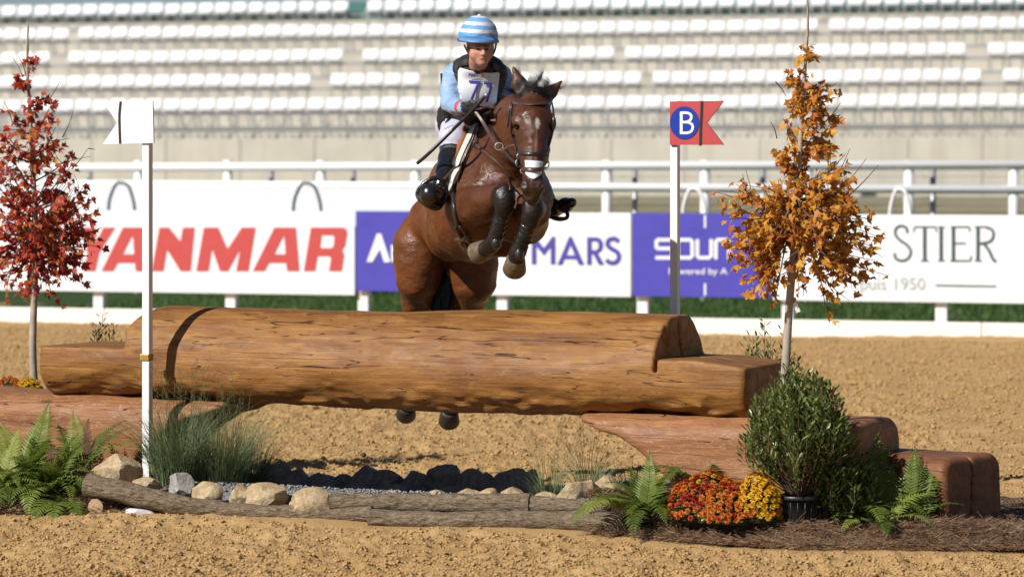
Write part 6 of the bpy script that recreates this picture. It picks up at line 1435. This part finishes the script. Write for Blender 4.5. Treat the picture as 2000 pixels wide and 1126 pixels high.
# saddle: seat on the back, flap, knee roll, pad
saddle = empty('saddle', (float(P(920, 300, 18.75)[0]), 18.75, 0)); SO = np.array(saddle.location); tag(saddle, 'tan leather saddle with white pad on the horse', 'saddle')
def sput(o, par=None): o.data.transform(Matrix.Translation(-Vector(SO))); o.parent = par or saddle; return o
sb = Body(); sb.cone(P(938, 262, 18.55), P(925, 272, 18.80), .085, .10, k=.05, flat=(LAT, .9)); sb.cone(P(925, 272, 18.80), P(908, 268, 19.05), .11, .12, k=.05); sb.cone(P(932, 254, 18.52), P(946, 256, 18.54), .03, .03, k=.04)
sv, sf = sb.mesh(.009); sput(mesh_obj('seat', sv, sf, M_SADDLE, smooth=True))
def patch(name, left, right, mat, par, off, thick=.01, n=18, m=6, b=hb):
    """leather panel draped between two pixel outlines"""
    L, R_ = polyline(left, n), polyline(right, n); k = min(len(L), len(R_)); q = np.stack([L[:k] + (R_[:k] - L[:k]) * u for u in np.linspace(0, 1, m)], 1).reshape(-1, 2)
    o = np.array([P(x, y, 17.0) for x, y in q]); e = np.array([P(x, y, 20.3) for x, y in q]); Ln = np.linalg.norm(e - o, axis=1); dr = (e - o) / Ln[:, None]; t = np.zeros(len(q))
    b = b.sub(np.minimum(o.min(0), e.min(0)), np.maximum(o.max(0), e.max(0)))
    for _ in range(60): t = t + np.clip(b.d(o + t[:, None] * dr), -.05, .3) * .9
    p_ = o + np.minimum(t, Ln)[:, None] * dr; p_ = p_ + b.grad(p_, .02) * off
    p3 = p_.reshape(k, m, 3)
    for _ in range(3): p3[1:-1] = (p3[:-2] + 2 * p3[1:-1] + p3[2:]) / 4
    f = [[i * m + j, (i + 1) * m + j, (i + 1) * m + j + 1, i * m + j + 1] for i in range(k - 1) for j in range(m - 1)]
    ob = mesh_obj(name, p3.reshape(-1, 3), np.array(f), mat, smooth=True); s_ = ob.modifiers.new('thick', 'SOLIDIFY'); s_.thickness = thick; s_.offset = 0; return sput(ob, par)
patch('saddle_pad', [(922, 250), (906, 285), (894, 315), (884, 350), (880, 378)], [(938, 244), (930, 268), (916, 300), (902, 330), (893, 356)], M_PAD, saddle, .014, .012)
patch('flap', [(898, 250), (890, 280), (884, 310), (878, 345)], [(922, 252), (911, 280), (896, 314), (884, 350)], M_SADDLE, saddle, .026, .010)
p_, nr = drape([(920, 256), (913, 268), (904, 280)], hb, .045, 12); sput(MB().tube(p_, [.010] + [.016] * (len(p_) - 2) + [.010], 10, normals=nr, flat=.6).build('knee_roll', M_SADDLE, smooth=True))
for nm, pth, w, mt, off in (('pad_edge', [(940, 245), (932, 268), (918, 300), (904, 330), (895, 358)], 4, M_TACK, .022), ('pad_binding', [(936, 252), (929, 270), (914, 300), (900, 332)], 2, M_TACKD, .024)):
    o = strap_on(nm, pth, w, mt, None, hb, off); sput(o)
girth = strap_on('girth', [(886, 358), (887, 385), (890, 410), (896, 440), (906, 470), (922, 497)], [9, 9, 10, 11, 11, 10], M_TACKD, None, hb, .012, .012, 34); sput(girth)
for pth in ([(893, 438), (904, 460), (914, 478), (918, 498)], [(902, 436), (914, 458), (926, 482)]): sput(strap_on('girth_strap', pth, 5, M_TACK, None, hb, .022, .006))
sput(strap_on('buckle_keeper', [(899, 468), (917, 455)], 7, M_TACKD, None, hb, .030, .008, 8))
# breastplate
bp = empty('breastplate', (HO[0], 18.2, 0)); tag(bp, 'brown leather breastplate across the horse shoulder', 'breastplate')
def pput(o): o.data.transform(Matrix.Translation(-Vector(bp.location))); o.parent = bp; return o
pput(strap_on('shoulder_strap', [(930, 283), (948, 297), (966, 312), (982, 326), (996, 344)], 7, M_TACK, None, hb, .008, .008)); pput(strap_on('wither_strap', [(940, 252), (936, 268), (931, 282)], 6, M_TACK, None, hb, .020, .006))
pput(strap_on('chest_strap', [(988, 334), (993, 352), (995, 372)], 4, M_TACK, None, hb, .008, .006)); pput(MB().tube(polyline([P(931 + 6 * math.cos(q), 283 + 6 * math.sin(q), float(drape([(931, 283), (931.5, 283.5)], hb, .02, 2)[0][0][1])) for q in np.linspace(0, 2 * math.pi, 14)], 30), .004, 6).build('ring', M_TACKD, smooth=True))
fp, fnr = drape([(1013, 368), (1015, 384), (1012, 399)], hb, .02, 10, 17.52); pput(MB().strap(fp, fnr, np.linspace(.05, .04, len(fp)), .006).build('martingale_stop', leather('worn_leather', (.16, .085, .055), .45)))
# bridle
br = empty('bridle', (HO[0] + .4, 17.6, 0)); tag(br, 'brown leather bridle with noseband on the horse head', 'bridle')
def kput(o): o.data.transform(Matrix.Translation(-Vector(br.location))); o.parent = br; return o
kput(strap_on('browband', [(999, 199), (1012, 203), (1036, 205), (1060, 203), (1077, 199)], 6.5, M_TACK, None, hb, .004, .006, 30, 17.6))
kput(strap_on('noseband', [(1012.5, 297), (1024, 300), (1041, 300.5), (1056, 299.5), (1066, 302)], 6.5, M_TACKD, None, hb, .004, .008, 26, 17.5))
kput(strap_on('flash_strap', [(1018, 330), (1028, 331.5), (1042, 333), (1054, 331.5), (1063, 329)], [5, 8, 9, 8, 5], M_TACK, None, hb, .012, .008, 24, 17.4))
kput(strap_on('cheekpiece', [(1002, 200), (1000, 222), (1000, 245), (1004, 272), (1012, 302), (1018, 326)], 5, M_TACKD, None, hb, .008, .008, 34, 17.6)); kput(strap_on('throatlash', [(1000, 202), (996, 225), (993, 248)], 4, M_TACK, None, hb, .010, .006, 16, 17.6))
kput(strap_on('cheekpiece', [(1076, 202), (1080, 226), (1079, 250), (1073, 275), (1065, 302)], 4.5, M_TACKD, None, hb, .006, .008, 30, 17.6))
tape = patch('nose_tape', [(1026, 313), (1027, 322), (1027, 334), (1028, 342), (1039, 350)], [(1060, 316), (1058, 324), (1057, 334), (1056, 342), (1044, 350)], M_BIB, saddle, .004, .003, 16, 10)
tape.data.transform(Matrix.Translation(Vector(SO) - Vector(br.location))); tape.parent = br
def ring(c, r, d, name='bit_ring', tilt=0.0):
    q = np.linspace(0, 2 * math.pi, 20); return kput(MB().tube([P(c[0] + r * math.cos(a) * .8, c[1] + r * math.sin(a), d + tilt * math.cos(a)) for a in q], .0035, 6, cap=False).build(name, M_METAL, smooth=True))
ring((1014, 318), 8, 17.50, tilt=.02); ring((1013, 305), 4, 17.50); ring((1020, 334), 4, 17.43); ring((1066, 320), 8, 17.50, tilt=.02)
# reins from the hands to the bit
reins = empty('reins', (HO[0] + .2, 17.8, 0)); tag(reins, 'brown leather reins running from the rider hands to the bit', 'reins')
def nput(o): o.data.transform(Matrix.Translation(-Vector(reins.location))); o.parent = reins; return o
def rein(pts, w=.009, mt=None): 
    c = polyline([P(*q) for q in pts], 30); return nput(MB().strap(c, np.repeat([[-.35, -.8, .5]], len(c), 0), w * 2, .005).build('rein', mt or M_TACK))
rein([(926, 214, 17.91), (944, 240, 17.86), (960, 268, 17.76), (974, 288, 17.68), (984, 294, 17.64)]); rein([(984, 294, 17.64), (996, 308, 17.58), (1008, 318, 17.53), (1013, 319, 17.50)], .008, M_TACKD)
rein([(984, 292, 17.64), (994, 286, 17.62), (1006, 283, 17.60)], .007); rein([(926, 214, 17.91), (938, 212, 17.86), (952, 210, 17.88), (960, 218, 17.92), (958, 230, 17.95)], .007, M_TACKD); rein([(957, 234, 17.94), (1000, 240, 17.9), (1050, 270, 17.85), (1068, 310, 17.6), (1066, 320, 17.5)], .008)
rein([(904, 228, 18.02), (910, 242, 18.1), (914, 250, 18.3)], .008)
nput(MB().tube(polyline([P(975 + 8 * math.cos(q), 286 + 7 * math.sin(q), 17.66) for q in np.linspace(0, 2 * math.pi, 14)], 26), .003, 6, cap=False).build('martingale_ring', M_METAL, smooth=True))
# red tassel at the glove
